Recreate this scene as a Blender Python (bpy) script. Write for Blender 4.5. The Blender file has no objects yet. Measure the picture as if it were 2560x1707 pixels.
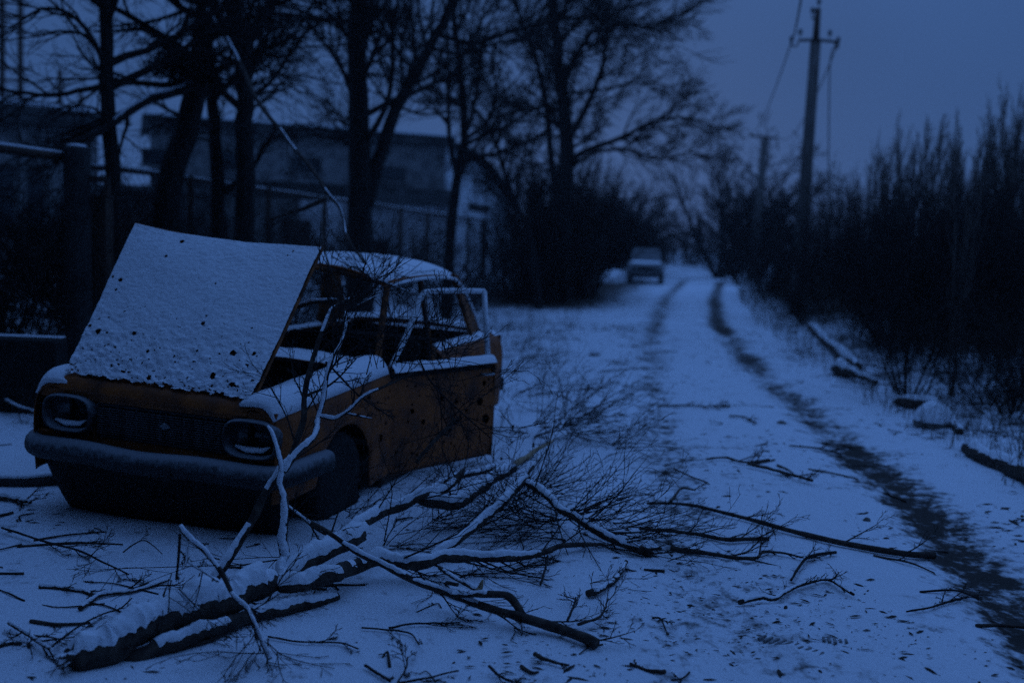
import bpy, math, random
import numpy as np
from mathutils import Matrix, Vector
R = math.radians
SC = bpy.context.scene
COL = SC.collection

# ------------------------------------------------------------------ camera
CAM_H, PITCH, ROLL = 1.58, R(5.69), R(2.11)
FPX = 35 / 36 * 2560
fw = np.array([0, math.cos(PITCH), -math.sin(PITCH)])
up = np.array([0, math.sin(PITCH), math.cos(PITCH)])
rt = np.array([1.0, 0, 0])
r2 = math.cos(ROLL) * rt + math.sin(ROLL) * up
u2 = math.cos(ROLL) * up - math.sin(ROLL) * rt
EYE = np.array([0, 0, CAM_H])
cd = bpy.data.cameras.new('camera')
cam = bpy.data.objects.new('camera', cd)
COL.objects.link(cam)
cd.sensor_width = 36
cd.lens = 35
cd.clip_start = 0.05
cd.clip_end = 3000
cd.dof.use_dof = True
cd.dof.focus_distance = 4.6
cd.dof.aperture_fstop = 1.15
m = Matrix.Identity(4)
for i in range(3):
    m[i][0], m[i][1], m[i][2], m[i][3] = r2[i], u2[i], -fw[i], EYE[i]
cam.matrix_world = m
SC.camera = cam

# ------------------------------------------------------------------ light
SUN_EL, SUN_AZ = R(9), R(8)
world = bpy.data.worlds.new('World')
SC.world = world
world.use_nodes = True
nt = world.node_tree
nt.nodes.clear()
wo = nt.nodes.new('ShaderNodeOutputWorld')
bg = nt.nodes.new('ShaderNodeBackground')
sky = nt.nodes.new('ShaderNodeTexSky')
sky.sky_type = 'NISHITA'
sky.sun_disc = False
sky.sun_elevation = SUN_EL
sky.sun_rotation = SUN_AZ
sky.air_density = 1.0
sky.dust_density = 2.0
sky.ozone_density = 4.0
# an even dusk cloud deck in front of most of the clear sky
mx = nt.nodes.new('ShaderNodeMix')
mx.data_type = 'RGBA'
mx.inputs[0].default_value = 0.994
nt.links.new(sky.outputs[0], mx.inputs[6])
tcw = nt.nodes.new('ShaderNodeTexCoord')
sx = nt.nodes.new('ShaderNodeSeparateXYZ'); nt.links.new(tcw.outputs['Generated'], sx.inputs[0])
dk = nt.nodes.new('ShaderNodeMapRange'); dk.interpolation_type = 'SMOOTHSTEP'
dk.inputs[1].default_value = .15; dk.inputs[2].default_value = 1.0; dk.inputs[3].default_value = .88; dk.inputs[4].default_value = 3.1
nt.links.new(sx.outputs[2], dk.inputs[0])
vm = nt.nodes.new('ShaderNodeVectorMath'); vm.operation = 'SCALE'; vm.inputs[0].default_value = (0.60, 1.47, 4.0)
cn = nt.nodes.new('ShaderNodeTexNoise'); cn.inputs['Scale'].default_value = 1.6; cn.inputs['Detail'].default_value = 3
nt.links.new(tcw.outputs['Generated'], cn.inputs['Vector'])
cm = nt.nodes.new('ShaderNodeMapRange'); cm.inputs[1].default_value = .3; cm.inputs[2].default_value = .7; cm.inputs[3].default_value = .86; cm.inputs[4].default_value = 1.14
nt.links.new(cn.outputs[0], cm.inputs[0])
cx = nt.nodes.new('ShaderNodeMath'); cx.operation = 'MULTIPLY'
nt.links.new(dk.outputs[0], cx.inputs[0]); nt.links.new(cm.outputs[0], cx.inputs[1])
nt.links.new(cx.outputs[0], vm.inputs[3]); nt.links.new(vm.outputs[0], mx.inputs[7])
nt.links.new(mx.outputs[2], bg.inputs[0])
bg.inputs[1].default_value = 0.07
nt.links.new(bg.outputs[0], wo.inputs[0])

sd = bpy.data.lights.new('sun', 'SUN')
sd.energy = 0.04
sd.angle = R(60)
sd.color = (0.38, 0.62, 1.0)
sun = bpy.data.objects.new('sun', sd)
COL.objects.link(sun)
sun.rotation_euler = (-(R(90) - SUN_EL), 0, -SUN_AZ)

SC.view_settings.view_transform = 'Standard'
SC.view_settings.look = 'None'
SC.view_settings.exposure = -0.16
SC.view_settings.gamma = 1.0
SC.view_settings.use_curve_mapping = False
SC.render.engine = 'CYCLES'
SC.cycles.use_denoising = False
SC.cycles.max_bounces = 6
SC.cycles.volume_bounces = 2
SC.cycles.volume_step_rate = 4

# ------------------------------------------------------------------ image -> place helpers (source pixels of the photograph)
def ray(x, y):
    return fw + r2 * ((x - 1280) / FPX) - u2 * ((y - 853.5) / FPX)
def I(x, y, depth):
    d = ray(x, y)
    return EYE + d * (depth / d[1])
def G(x, y, z=0.0):
    d = ray(x, y)
    return EYE + d * ((z - CAM_H) / d[2])
C2 = lambda x, y: (600 + .3826 * x, 560 + .3826 * y)
C3 = lambda x, y: (.3507 * x, 850 + .3507 * y)
C4 = lambda x, y: (100 + .3827 * x, 1150 + .3827 * y)
C5 = lambda x, y: (700 + .4252 * x, 1050 + .4252 * y)
C6 = lambda x, y: (.3954 * x, .3954 * y)
C7 = lambda x, y: (800 + .4464 * x, .4464 * y)
C8 = lambda x, y: (1600 + .4465 * x, .4465 * y)
CR1 = lambda x, y: (1100 + .3826 * x, 550 + .3826 * y)
CR2 = lambda x, y: (1760 + .3826 * x, 550 + .3826 * y)
CR3 = lambda x, y: (1500 + .4507 * x, 1100 + .4507 * y)
D = lambda x, y: (x * 1.0884, y * 1.0884)

# ------------------------------------------------------------------ noise
_lat = np.random.RandomState(7).rand(256, 256)
def vnoise(x, y):
    x = np.asarray(x, float); y = np.asarray(y, float)
    xi = np.floor(x).astype(int); yi = np.floor(y).astype(int)
    fx = x - xi; fy = y - yi
    fx = fx * fx * (3 - 2 * fx); fy = fy * fy * (3 - 2 * fy)
    a = _lat[xi & 255, yi & 255]; b = _lat[(xi + 1) & 255, yi & 255]
    c = _lat[xi & 255, (yi + 1) & 255]; d = _lat[(xi + 1) & 255, (yi + 1) & 255]
    return (a * (1 - fx) + b * fx) * (1 - fy) + (c * (1 - fx) + d * fx) * fy
def fbm(x, y, o=3):
    s = 0; a = .5; t = 0
    for k in range(o):
        s = s + a * vnoise(x * 2 ** k + 17 * k, y * 2 ** k + 31 * k); t += a; a *= .5
    return s / t

# ------------------------------------------------------------------ materials
MATS = {}
def mat(name, build=None, base=(.5, .5, .5), rough=.7, metal=0.0, spec=.3):
    if name in MATS:
        return MATS[name]
    m = bpy.data.materials.new(name)
    m.use_nodes = True
    n = m.node_tree.nodes; l = m.node_tree.links
    b = n['Principled BSDF']
    b.inputs['Base Color'].default_value = (*base, 1)
    b.inputs['Roughness'].default_value = rough
    b.inputs['Metallic'].default_value = metal
    b.inputs['Specular IOR Level'].default_value = spec
    if build:
        build(n, l, b)
    MATS[name] = m
    return m
def node(n, t, **kw):
    x = n.new(t)
    for k, v in kw.items():
        setattr(x, k, v)
    return x
def noise_node(n, l, scale, detail=3, coord='Object', stretch=None, rough=.55):
    tc = n.new('ShaderNodeTexCoord')
    t = n.new('ShaderNodeTexNoise')
    t.inputs['Scale'].default_value = scale
    t.inputs['Detail'].default_value = detail
    t.inputs['Roughness'].default_value = rough
    src = tc.outputs[coord]
    if stretch:
        mp = n.new('ShaderNodeMapping')
        mp.inputs['Scale'].default_value = stretch
        l.new(src, mp.inputs[0]); src = mp.outputs[0]
    l.new(src, t.inputs['Vector'])
    return t
def ramp(n, l, src, stops):
    r = n.new('ShaderNodeValToRGB')
    e = r.color_ramp.elements
    while len(e) < len(stops):
        e.new(.5)
    for i, (p, c) in enumerate(stops):
        e[i].position = p
        e[i].color = (*c, 1) if len(c) == 3 else c
    l.new(src, r.inputs[0])
    return r
def bump(n, l, b, src, strength, dist=.02):
    bp = n.new('ShaderNodeBump')
    bp.inputs['Strength'].default_value = strength
    bp.inputs['Distance'].default_value = dist
    l.new(src, bp.inputs['Height'])
    l.new(bp.outputs[0], b.inputs['Normal'])
def mottled(c1, c2, scale, bs=.3, bd=.01, stretch=None, lo=.35, hi=.65):
    def f(n, l, b):
        t = noise_node(n, l, scale, 4, stretch=stretch)
        r = ramp(n, l, t.outputs[0], [(lo, c1), (hi, c2)])
        l.new(r.outputs[0], b.inputs['Base Color'])
        bump(n, l, b, t.outputs[0], bs, bd)
    return f
def snow_build(n, l, b):
    t = noise_node(n, l, 55, 4)
    r = ramp(n, l, t.outputs[0], [(.3, (.72, .76, .82)), (.7, (.84, .87, .90))])
    l.new(r.outputs[0], b.inputs['Base Color'])
    bump(n, l, b, t.outputs[0], .55, .012)
SNOW = mat('snow', snow_build, rough=.65, spec=.2)
def hood_snow_build(n, l, b):
    t = noise_node(n, l, 34, 5, stretch=(1, 1.6, 1.6))
    t2 = noise_node(n, l, 120, 3)
    a = n.new('ShaderNodeMath'); a.operation = 'MULTIPLY_ADD'
    a.inputs[1].default_value = .35
    l.new(t2.outputs[0], a.inputs[0]); l.new(t.outputs[0], a.inputs[2])
    r = ramp(n, l, t.outputs[0], [(.28, (.62, .64, .68)), (.5, (.80, .83, .87))])
    l.new(r.outputs[0], b.inputs['Base Color'])
    bump(n, l, b, a.outputs[0], .55, .014)
HSNOW = mat('crusted_snow', hood_snow_build, rough=.7, spec=.15)
def ground_build(n, l, b):
    at = n.new('ShaderNodeAttribute'); at.attribute_name = 'mud'
    fine = noise_node(n, l, 16, 5, rough=.65, stretch=(1, .8, 1))
    mid = noise_node(n, l, 4.0, 4, rough=.6, stretch=(1.0, 1.0, 1))
    # mud shows through where the cover is thin
    m1 = n.new('ShaderNodeMath'); m1.operation = 'MULTIPLY_ADD'
    m1.inputs[1].default_value = 1.5; m1.inputs[2].default_value = -1.02
    l.new(fine.outputs[0], m1.inputs[0])
    m2 = n.new('ShaderNodeMath'); m2.operation = 'MULTIPLY_ADD'
    m2.inputs[1].default_value = 1.30
    l.new(mid.outputs[0], m2.inputs[0]); l.new(m1.outputs[0], m2.inputs[2])
    m3 = n.new('ShaderNodeMath'); m3.operation = 'ADD'
    l.new(m2.outputs[0], m3.inputs[0]); l.new(at.outputs['Fac'], m3.inputs[1])
    mr = n.new('ShaderNodeMapRange')
    mr.interpolation_type = 'SMOOTHSTEP'
    mr.inputs[1].default_value = .16; mr.inputs[2].default_value = .74
    l.new(m3.outputs[0], mr.inputs[0])
    grain = noise_node(n, l, 90, 4)
    sn = ramp(n, l, grain.outputs[0], [(.3, (.70, .74, .80)), (.7, (.82, .85, .89))])
    so = ramp(n, l, grain.outputs[0], [(.3, (.020, .016, .013)), (.7, (.06, .05, .042))])
    mxn = n.new('ShaderNodeMix'); mxn.data_type = 'RGBA'
    l.new(mr.outputs[0], mxn.inputs[0])
    l.new(sn.outputs[0], mxn.inputs[6]); l.new(so.outputs[0], mxn.inputs[7])
    l.new(mxn.outputs[2], b.inputs['Base Color'])
    h = n.new('ShaderNodeMath'); h.operation = 'MULTIPLY_ADD'; h.inputs[1].default_value = -.5
    l.new(mr.outputs[0], h.inputs[0]); l.new(grain.outputs[0], h.inputs[2])
    bump(n, l, b, h.outputs[0], .5, .02)
GROUND = mat('snowy_ground', ground_build, rough=.75, spec=.15)
def paint_build(n, l, b):
    t = noise_node(n, l, 5, 6, rough=.65)
    r = ramp(n, l, t.outputs[0], [(.30, (.045, .020, .012)), (.43, (.15, .045, .014)), (.58, (.27, .075, .014)), (.75, (.20, .055, .012))])
    l.new(r.outputs[0], b.inputs['Base Color'])
    bump(n, l, b, t.outputs[0], .25, .01)
PAINT = mat('weathered_orange_paint', paint_build, rough=.6, spec=.3)
RUST = mat('rust', mottled((.05, .025, .015), (.26, .09, .03), 12, .4), rough=.85)
CHROME = mat('frosted_chrome', mottled((.06, .065, .07), (.36, .39, .42), 45, .3, .004), rough=.5, metal=.3, spec=.5)
FRAME = mat('frost_covered_trim', mottled((.50, .53, .56), (.80, .83, .86), 40, .4, .004), rough=.7, spec=.3)
DULL = mat('dull_grille_metal', mottled((.03, .03, .03), (.10, .10, .105), 30, .2), rough=.6, spec=.4)
def frost_build(n, l, b):
    t = noise_node(n, l, 34, 4)
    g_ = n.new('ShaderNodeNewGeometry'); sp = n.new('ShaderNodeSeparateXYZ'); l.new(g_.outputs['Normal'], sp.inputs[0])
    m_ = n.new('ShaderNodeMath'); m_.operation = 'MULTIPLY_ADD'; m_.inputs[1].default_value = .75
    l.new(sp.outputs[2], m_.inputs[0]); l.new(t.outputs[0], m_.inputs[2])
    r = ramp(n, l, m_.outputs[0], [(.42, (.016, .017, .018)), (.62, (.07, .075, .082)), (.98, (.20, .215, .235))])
    l.new(r.outputs[0], b.inputs['Base Color'])
    bump(n, l, b, t.outputs[0], .3, .004)
FROST = mat('frosted_metal', frost_build, rough=.6, spec=.35)
DARKM = mat('dark_metal', mottled((.012, .012, .013), (.035, .033, .032), 14, .3), rough=.7)
BLACK = mat('flat_black', mottled((.006, .006, .006), (.016, .015, .014), 8, .3), rough=.85)
RUBBER = mat('rubber', mottled((.010, .010, .010), (.022, .021, .02), 30, .3), rough=.85)
LENS = mat('headlight_glass', None, (.04, .05, .055), .2, 0.0, .6)
SEAT = mat('seat_cover', mottled((.015, .013, .012), (.035, .03, .027), 12, .3), rough=.9)
PALEW = mat('weathered_render', mottled((.24, .24, .245), (.60, .60, .61), 1.1, .4, .03), rough=.9)
FGLASS = mat('frosted_windscreen', mottled((.05, .052, .056), (.12, .125, .13), 3, .2), rough=.5, spec=.4)
GLASS = mat('dark_window_glass', None, (.02, .025, .03), .12, 0.0, .6)
BARK = mat('bark', mottled((.009, .008, .0075), (.030, .026, .023), 9, .8, .02, stretch=(3, 3, .6)), rough=.9)
BARKF = mat('fallen_bark', mottled((.022, .017, .014), (.075, .056, .044), 22, .8, .01), rough=.9)
TWIG = mat('twig_bark', mottled((.011, .009, .008), (.028, .022, .019), 6, .2), rough=.9)
SPLINTER = mat('splintered_wood', mottled((.20, .13, .07), (.42, .30, .18), 60, .6, .004, stretch=(1, 1, 6)), rough=.8)
SAPM = mat('sapling_bark', mottled((.07, .058, .05), (.16, .13, .11), 3, .2), rough=.9)
WEED = mat('dry_weed', mottled((.03, .024, .018), (.085, .065, .045), 4, .1), rough=.9)
CONC = mat('weathered_concrete', mottled((.10, .10, .10), (.22, .215, .21), 3, .5, .02), rough=.9)
CONCD = mat('dark_concrete', mottled((.018, .018, .018), (.05, .048, .046), 4, .5, .02), rough=.9)
PLASTER = mat('pale_plaster', mottled((.45, .46, .48), (.78, .79, .80), 1.2, .4, .03), rough=.9)
BRICKW = mat('grey_brick', mottled((.05, .048, .046), (.17, .165, .16), 1.2, .4, .03), rough=.9)
ROOFM = mat('bitumen_roof', mottled((.03, .03, .03), (.07, .07, .07), 2, .4), rough=.9)
STEEL = mat('rusty_steel', mottled((.03, .022, .018), (.085, .055, .04), 10, .3), rough=.75)
POLEW = mat('weathered_pole', mottled((.07, .06, .052), (.15, .13, .115), 6, .5, .01, stretch=(4, 4, .4)), rough=.9)
INSUL = mat('insulator_glass', None, (.05, .06, .06), .2, 0, .6)
STONE = mat('stone', mottled((.07, .065, .06), (.18, .17, .16), 14, .6, .01), rough=.9)
SLUSH = mat('packed_slush', mottled((.10, .10, .105), (.26, .27, .28), 40, .6, .01), rough=.8)
SOIL = mat('soil', mottled((.016, .013, .011), (.05, .042, .035), 12, .8, .02), rough=.95)
CARPAINT2 = mat('dull_grey_paint', mottled((.12, .125, .13), (.26, .27, .28), 4, .2), rough=.5)

# ------------------------------------------------------------------ object helpers
def tag(o, label=None, cat=None, group=None, kind=None):
    if label: o['label'] = label
    if cat: o['category'] = cat
    if group: o['group'] = group
    if kind: o['kind'] = kind
    return o
def empty(name, loc=(0, 0, 0), rz=0):
    o = bpy.data.objects.new(name, None)
    COL.objects.link(o)
    o.location = loc
    o.rotation_euler = (0, 0, rz)
    o.empty_display_size = .2
    return o
def mesh(name, V, F, material, parent=None, smooth=True):
    me = bpy.data.meshes.new(name)
    if isinstance(F, np.ndarray):
        V = np.asarray(V, np.float32)
        me.vertices.add(len(V)); me.vertices.foreach_set('co', V.ravel())
        k = F.shape[1]
        me.loops.add(F.size); me.loops.foreach_set('vertex_index', F.ravel().astype(np.int32))
        me.polygons.add(len(F))
        me.polygons.foreach_set('loop_start', np.arange(0, F.size, k, dtype=np.int32))
        me.polygons.foreach_set('loop_total', np.full(len(F), k, np.int32))
        me.update(calc_edges=True)
    else:
        me.from_pydata([tuple(map(float, v)) for v in V], [], F)
    me.materials.append(material)
    if smooth:
        me.polygons.foreach_set('use_smooth', np.ones(len(me.polygons), bool))
    me.update()
    o = bpy.data.objects.new(name, me)
    COL.objects.link(o)
    if parent is not None:
        o.parent = parent
    return o
class MB:
    def __init__(s): s.V = []; s.F = []
    def add(s, V, F):
        k = len(s.V); s.V += [tuple(map(float, v)) for v in V]; s.F += [[i + k for i in f] for f in F]
        return s
    def box(s, lo, hi, rot=None, at=(0, 0, 0)):
        x0, y0, z0 = lo; x1, y1, z1 = hi
        V = np.array([(x0, y0, z0), (x1, y0, z0), (x1, y1, z0), (x0, y1, z0), (x0, y0, z1), (x1, y0, z1), (x1, y1, z1), (x0, y1, z1)], float)
        if rot is not None: V = V @ np.array(rot).T
        return s.add(V + np.array(at), [(0, 3, 2, 1), (4, 5, 6, 7), (0, 1, 5, 4), (1, 2, 6, 5), (2, 3, 7, 6), (3, 0, 4, 7)])
    def tube(s, pts, rad, n=8, cap=True):
        V, F = tubes([np.array(pts, float)], [np.full(len(pts), rad) if np.isscalar(rad) else np.array(rad, float)], n)
        F = F.tolist(); L = len(pts)
        if cap: F += [list(range(n))[::-1], list(range((L - 1) * n, L * n))]
        return s.add(V, F)
    def lathe(s, prof, n=16, axis='z', at=(0, 0, 0)):
        V = []; F = []
        for r, h in prof:
            for k in range(n):
                a = 2 * math.pi * k / n
                p = (r * math.cos(a), r * math.sin(a), h)
                if axis == 'y': p = (p[0], p[2], p[1])
                if axis == 'x': p = (p[2], p[0], p[1])
                V.append((p[0] + at[0], p[1] + at[1], p[2] + at[2]))
        for i in range(len(prof) - 1):
            for k in range(n):
                F.append((i * n + k, i * n + (k + 1) % n, (i + 1) * n + (k + 1) % n, (i + 1) * n + k))
        F.append(list(range(n))[::-1]); F.append([(len(prof) - 1) * n + k for k in range(n)])
        return s.add(V, F)
    def build(s, name, material, parent=None, smooth=False, bevel=0):
        o = mesh(name, s.V, s.F, material, parent, smooth)
        if bevel:
            b = o.modifiers.new('bevel', 'BEVEL'); b.width = bevel; b.segments = 2
        return o
def gridmesh(name, P, material, parent=None, solid=0, sub=0, keep=None, smooth=True, offset=-1):
    P = np.asarray(P, float)
    nu, nv = P.shape[:2]
    idx = np.arange(nu * nv).reshape(nu, nv)
    F = np.stack([idx[:-1, :-1], idx[1:, :-1], idx[1:, 1:], idx[:-1, 1:]], -1)
    if keep is not None:
        F = F[keep]
    F = F.reshape(-1, 4)
    used = np.unique(F)
    rem = np.zeros(nu * nv, int); rem[used] = np.arange(len(used))
    o = mesh(name, P.reshape(-1, 3)[used], rem[F], material, parent, smooth)
    if sub:
        s = o.modifiers.new('sub', 'SUBSURF'); s.levels = s.render_levels = sub
    if solid:
        s = o.modifiers.new('solid', 'SOLIDIFY'); s.thickness = solid; s.offset = offset
    return o
def tubes(PL, RL, n=4):
    """many polylines -> one tube mesh (rings of n)"""
    groups = {}
    for p, r in zip(PL, RL):
        groups.setdefault(len(p), []).append((p, r))
    VV = []; FF = []; base = 0
    ca = np.cos(np.arange(n) * 2 * math.pi / n); sa = np.sin(np.arange(n) * 2 * math.pi / n)
    for L, items in groups.items():
        P = np.array([a for a, _ in items], float); Rr = np.array([b for _, b in items], float)
        N = len(P)
        T = np.gradient(P, axis=1)
        T /= np.linalg.norm(T, axis=2, keepdims=True) + 1e-9
        mean = T.mean(1)
        ref = np.where(np.abs(mean[:, 2:3]) > .8, np.array([[1., 0, 0]]), np.array([[0, 0, 1.]]))[:, None, :]
        A = np.cross(T, np.broadcast_to(ref, T.shape)); A /= np.linalg.norm(A, axis=2, keepdims=True) + 1e-9
        B = np.cross(A, T)
        ring = P[:, :, None, :] + Rr[:, :, None, None] * (A[:, :, None, :] * ca[None, None, :, None] + B[:, :, None, :] * sa[None, None, :, None])
        VV.append(ring.reshape(-1, 3))
        idx = base + np.arange(N * L * n).reshape(N, L, n)
        a = idx[:, :-1, :]; d = idx[:, 1:, :]
        F = np.stack([a, np.roll(a, -1, 2), np.roll(d, -1, 2), d], -1).reshape(-1, 4)
        FF.append(F); base += N * L * n
    return np.concatenate(VV), np.concatenate(FF)
def smooth_path(pts, n):
    """Catmull-Rom resample to n points"""
    P = np.array(pts, float)
    if len(P) < 3:
        t = np.linspace(0, 1, n)[:, None]
        return P[0] * (1 - t) + P[-1] * t
    Q = np.vstack([2 * P[0] - P[1], P, 2 * P[-1] - P[-2]])
    seg = np.linalg.norm(np.diff(P, axis=0), axis=1); cum = np.r_[0, np.cumsum(seg)]
    out = []
    for s in np.linspace(0, cum[-1], n):
        i = min(np.searchsorted(cum, s, 'right') - 1, len(seg) - 1)
        t = (s - cum[i]) / max(seg[i], 1e-9)
        a, b, c, d = Q[i], Q[i + 1], Q[i + 2], Q[i + 3]
        out.append(.5 * (2 * b + (c - a) * t + (2 * a - 5 * b + 4 * c - d) * t * t + (3 * b - a - 3 * c + d) * t ** 3))
    return np.array(out)

# ------------------------------------------------------------------ ground and road
RL_ = np.array([(.55, 0), (.75, 3), (.98, 5), (1.15, 7), (1.5, 10), (2.2, 15.6), (3.2, 22), (4.75, 31), (8.5, 50), (13.5, 64), (42, 100), (60, 120)], float)
RR_ = np.array([(1.8, 0), (2.05, 2.8), (2.3, 4.3), (2.66, 6.4), (2.9, 8.8), (3.3, 13.2), (4.5, 21.8), (6.25, 31), (10.3, 50), (15.6, 62), (45, 94), (64, 112)], float)
def rutx(A, y): return np.interp(y, A[:, 1], A[:, 0])
def smoothstep(a, b, x):
    t = np.clip((x - a) / (b - a), 0, 1); return t * t * (3 - 2 * t)
def terrain(x, y):
    """height of the snow away from the road"""
    x = np.asarray(x, float); y = np.asarray(y, float)
    xr = rutx(RR_, y); xl = rutx(RL_, y)
    z = .05 * (fbm(x * .6, y * .6) - .5) + .02 * (fbm(x * 3, y * 3) - .5)
    z = z + .30 * smoothstep(1.1, 3.5, x - xr) * smoothstep(3, 12, y) + .05 * smoothstep(.9, 1.5, x - xr)
    z = z + .25 * smoothstep(4.0, 8.0, xl - x) * smoothstep(8, 14, y)
    return z
def road_off(x, y):
    xr = rutx(RR_, y); xl = rutx(RL_, y)
    edge = smoothstep(xl - 1.0, xl - .6, x) * (1 - smoothstep(xr + .55, xr + .9, x))
    return edge
def rut_depth(x, y):
    wob = .10 * (fbm(y * .7, y * 0 + 3.3) - .5)
    l = np.exp(-((x - rutx(RL_, y) - wob) / .24) ** 2); r = np.exp(-((x - rutx(RR_, y) - wob) / .25) ** 2)
    return l, r
def gz(x, y):
    l, r = rut_depth(x, y)
    return terrain(x, y) * (1 - .6 * road_off(x, y)) - .030 * l - .05 * r
def stretch_axis(lo, d0, d1, hi, step, g):
    c = list(np.arange(d0, d1, step)); s = step; v = d1
    while v < hi: c.append(v); s *= g; v += s
    c.append(hi); s = step; v = d0 - step; left = []
    while v > lo: left.append(v); s *= g; v -= s
    left.append(lo)
    return np.array(left[::-1] + c)
xs = stretch_axis(-350, -3.6, 4.6, 350, .032, 1.06)
ys = stretch_axis(-60, 2.6, 11, 450, .032, 1.035)
GX, GY = np.meshgrid(xs, ys, indexing='ij')
def mud_at(x, y):
    l, r = rut_depth(x, y)
    mm = -.36 + .40 * (fbm(x * 2.6 + 5, y * 1.5 + 2, 3) - .5) + .76 * r * (.35 + .8 * fbm(x * .5, y * .55)) + (.26 + .24 * smoothstep(5, 8, y)) * l * (.45 + .7 * fbm(x * .5 + 9, y * .6))
    mm = mm + .14 * r * (1 - smoothstep(4.6, 7.5, y))
    # rough trodden patch at the foot of the left track
    mm = mm + .10 * np.exp(-((x - 1.0) / .45) ** 2 - ((y - 4.2) / .9) ** 2) + .08 * np.exp(-((x - .8) / .8) ** 2 - ((y - 5.6) / 1.1) ** 2)
    # thin cover on the verges and under the trees
    xr = rutx(RR_, y); xl = rutx(RL_, y)
    mm = mm + .36 * smoothstep(.5, 2.0, x - xr) * (.4 + 1.2 * fbm(x * .8 + 3, y * .8)) + .22 * smoothstep(1.0, 3.5, xl - x) * smoothstep(7, 10, y) + .10 * smoothstep(9, 20, y)
    mm = mm + .80 * np.exp(-((x - xl + 3.2) / 1.9) ** 2) * smoothstep(23, 27, y) * (1 - smoothstep(42, 55, y))
    return mm
HARD = gz(GX, GY) - .03 * road_off(GX, GY)
g = gridmesh('ground', np.stack([GX, GY, HARD], -1), GROUND)
tag(g, kind='structure')
a = g.data.attributes.new('mud', 'FLOAT', 'POINT')
a.data.foreach_set('value', mud_at(GX, GY).ravel().astype(np.float32))
# the track itself, a strip laid on the ground
yr = np.concatenate([np.arange(0, 2.6, .2), np.arange(2.6, 11, .03), 11 * 1.012 ** np.arange(0, 190)])
ur = np.linspace(0, 1, 120)
YY, UU = np.meshgrid(yr, ur, indexing='ij')
xl = rutx(RL_, YY) - 1.0; xr = rutx(RR_, YY) + .9
XX = xl + (xr - xl) * UU
ZZ = gz(XX, YY) + .012 * road_off(XX, YY) - .02 * (1 - road_off(XX, YY)) + .012 * (fbm(XX * 6, YY * 6) - .5) + .03 * (fbm(XX * 13, YY * 13, 2) - .5) * np.exp(-((XX - 1.05) / .55) ** 2 - ((YY - 4.4) / 1.3) ** 2)
rd = gridmesh('road', np.stack([XX, YY, ZZ], -1), GROUND)
tag(rd, kind='structure')
a = rd.data.attributes.new('mud', 'FLOAT', 'POINT')
a.data.foreach_set('value', mud_at(XX, YY).ravel().astype(np.float32))
def ground_z(x, y):
    return float(gz(x, y)) + .012 * float(road_off(x, y))
def ON(p):
    """put a pixel on the ground, return x, y, z"""
    q = G(*p)
    for _ in range(3):
        q = G(*p, ground_z(q[0], q[1]))
    return q

# ------------------------------------------------------------------ the wrecked car (local axes: x across, y back, z up)
car = empty('wrecked_car')
tag(car, 'wrecked orange sedan with raised snow-covered bonnet and its front door hanging open', 'car')
yaw, croll, cpit = R(17.05), R(1.39), R(.96)
Xb = np.array([math.sin(yaw), math.cos(yaw), 0]); Ys = np.array([math.cos(yaw), -math.sin(yaw), 0]); Zu = np.array([0, 0, 1.])
Y2 = math.cos(croll) * Ys - math.sin(croll) * Zu; Z2 = math.cos(croll) * Zu + math.sin(croll) * Ys
X2 = math.cos(cpit) * Xb + math.sin(cpit) * Z2; Z3 = math.cos(cpit) * Z2 - math.sin(cpit) * Xb
CO = np.array([-1.919, 5.069, -.131])
mm_ = Matrix.Identity(4)
for i in range(3):
    mm_[i][0], mm_[i][1], mm_[i][2], mm_[i][3] = Y2[i], X2[i], Z3[i], CO[i]
car.matrix_world = mm_
def CW(s, b, z):
    return CO + Y2 * s + X2 * b + Z3 * z

def side_section(b, sgn, top, bot, inner=.56, belly=.78):
    pr = [(inner, top - .02), (inner + .05, top), (belly - .11, top + .004), (belly - .055, top - .022), (belly - .018, top - .075), (belly - .004, top - .15)]
    mid = max(.62, bot + .03)
    pr += [(belly, mid), (belly - .003, (mid + bot) / 2), (belly - .015, bot)]
    return [(sgn * s, b, z) for s, z in pr]
def arch(b, c, r, zc, low):
    d = abs(b - c)
    return zc + math.sqrt(r * r - d * d) if d < r else low
hole_rng = random.Random(5)
def dense_keep(P, holes):
    """faces of a grid away from given holes (point, radius)"""
    C = (P[:-1, :-1] + P[1:, :-1] + P[1:, 1:] + P[:-1, 1:]) / 4
    k = np.ones(C.shape[:2], bool)
    for h, r in holes:
        dd = np.linalg.norm(C - np.array(h), axis=2)
        k &= dd > r * (1 + .5 * (vnoise(C[:, :, 0] * 90, C[:, :, 2] * 90) - .5))
    return k
def loft_dense(secs, nu, nv):
    S = [smooth_path(s, nv) for s in secs]
    S = np.array(S)
    return np.stack([smooth_path(S[:, j], nu) for j in range(nv)], 1)
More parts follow.
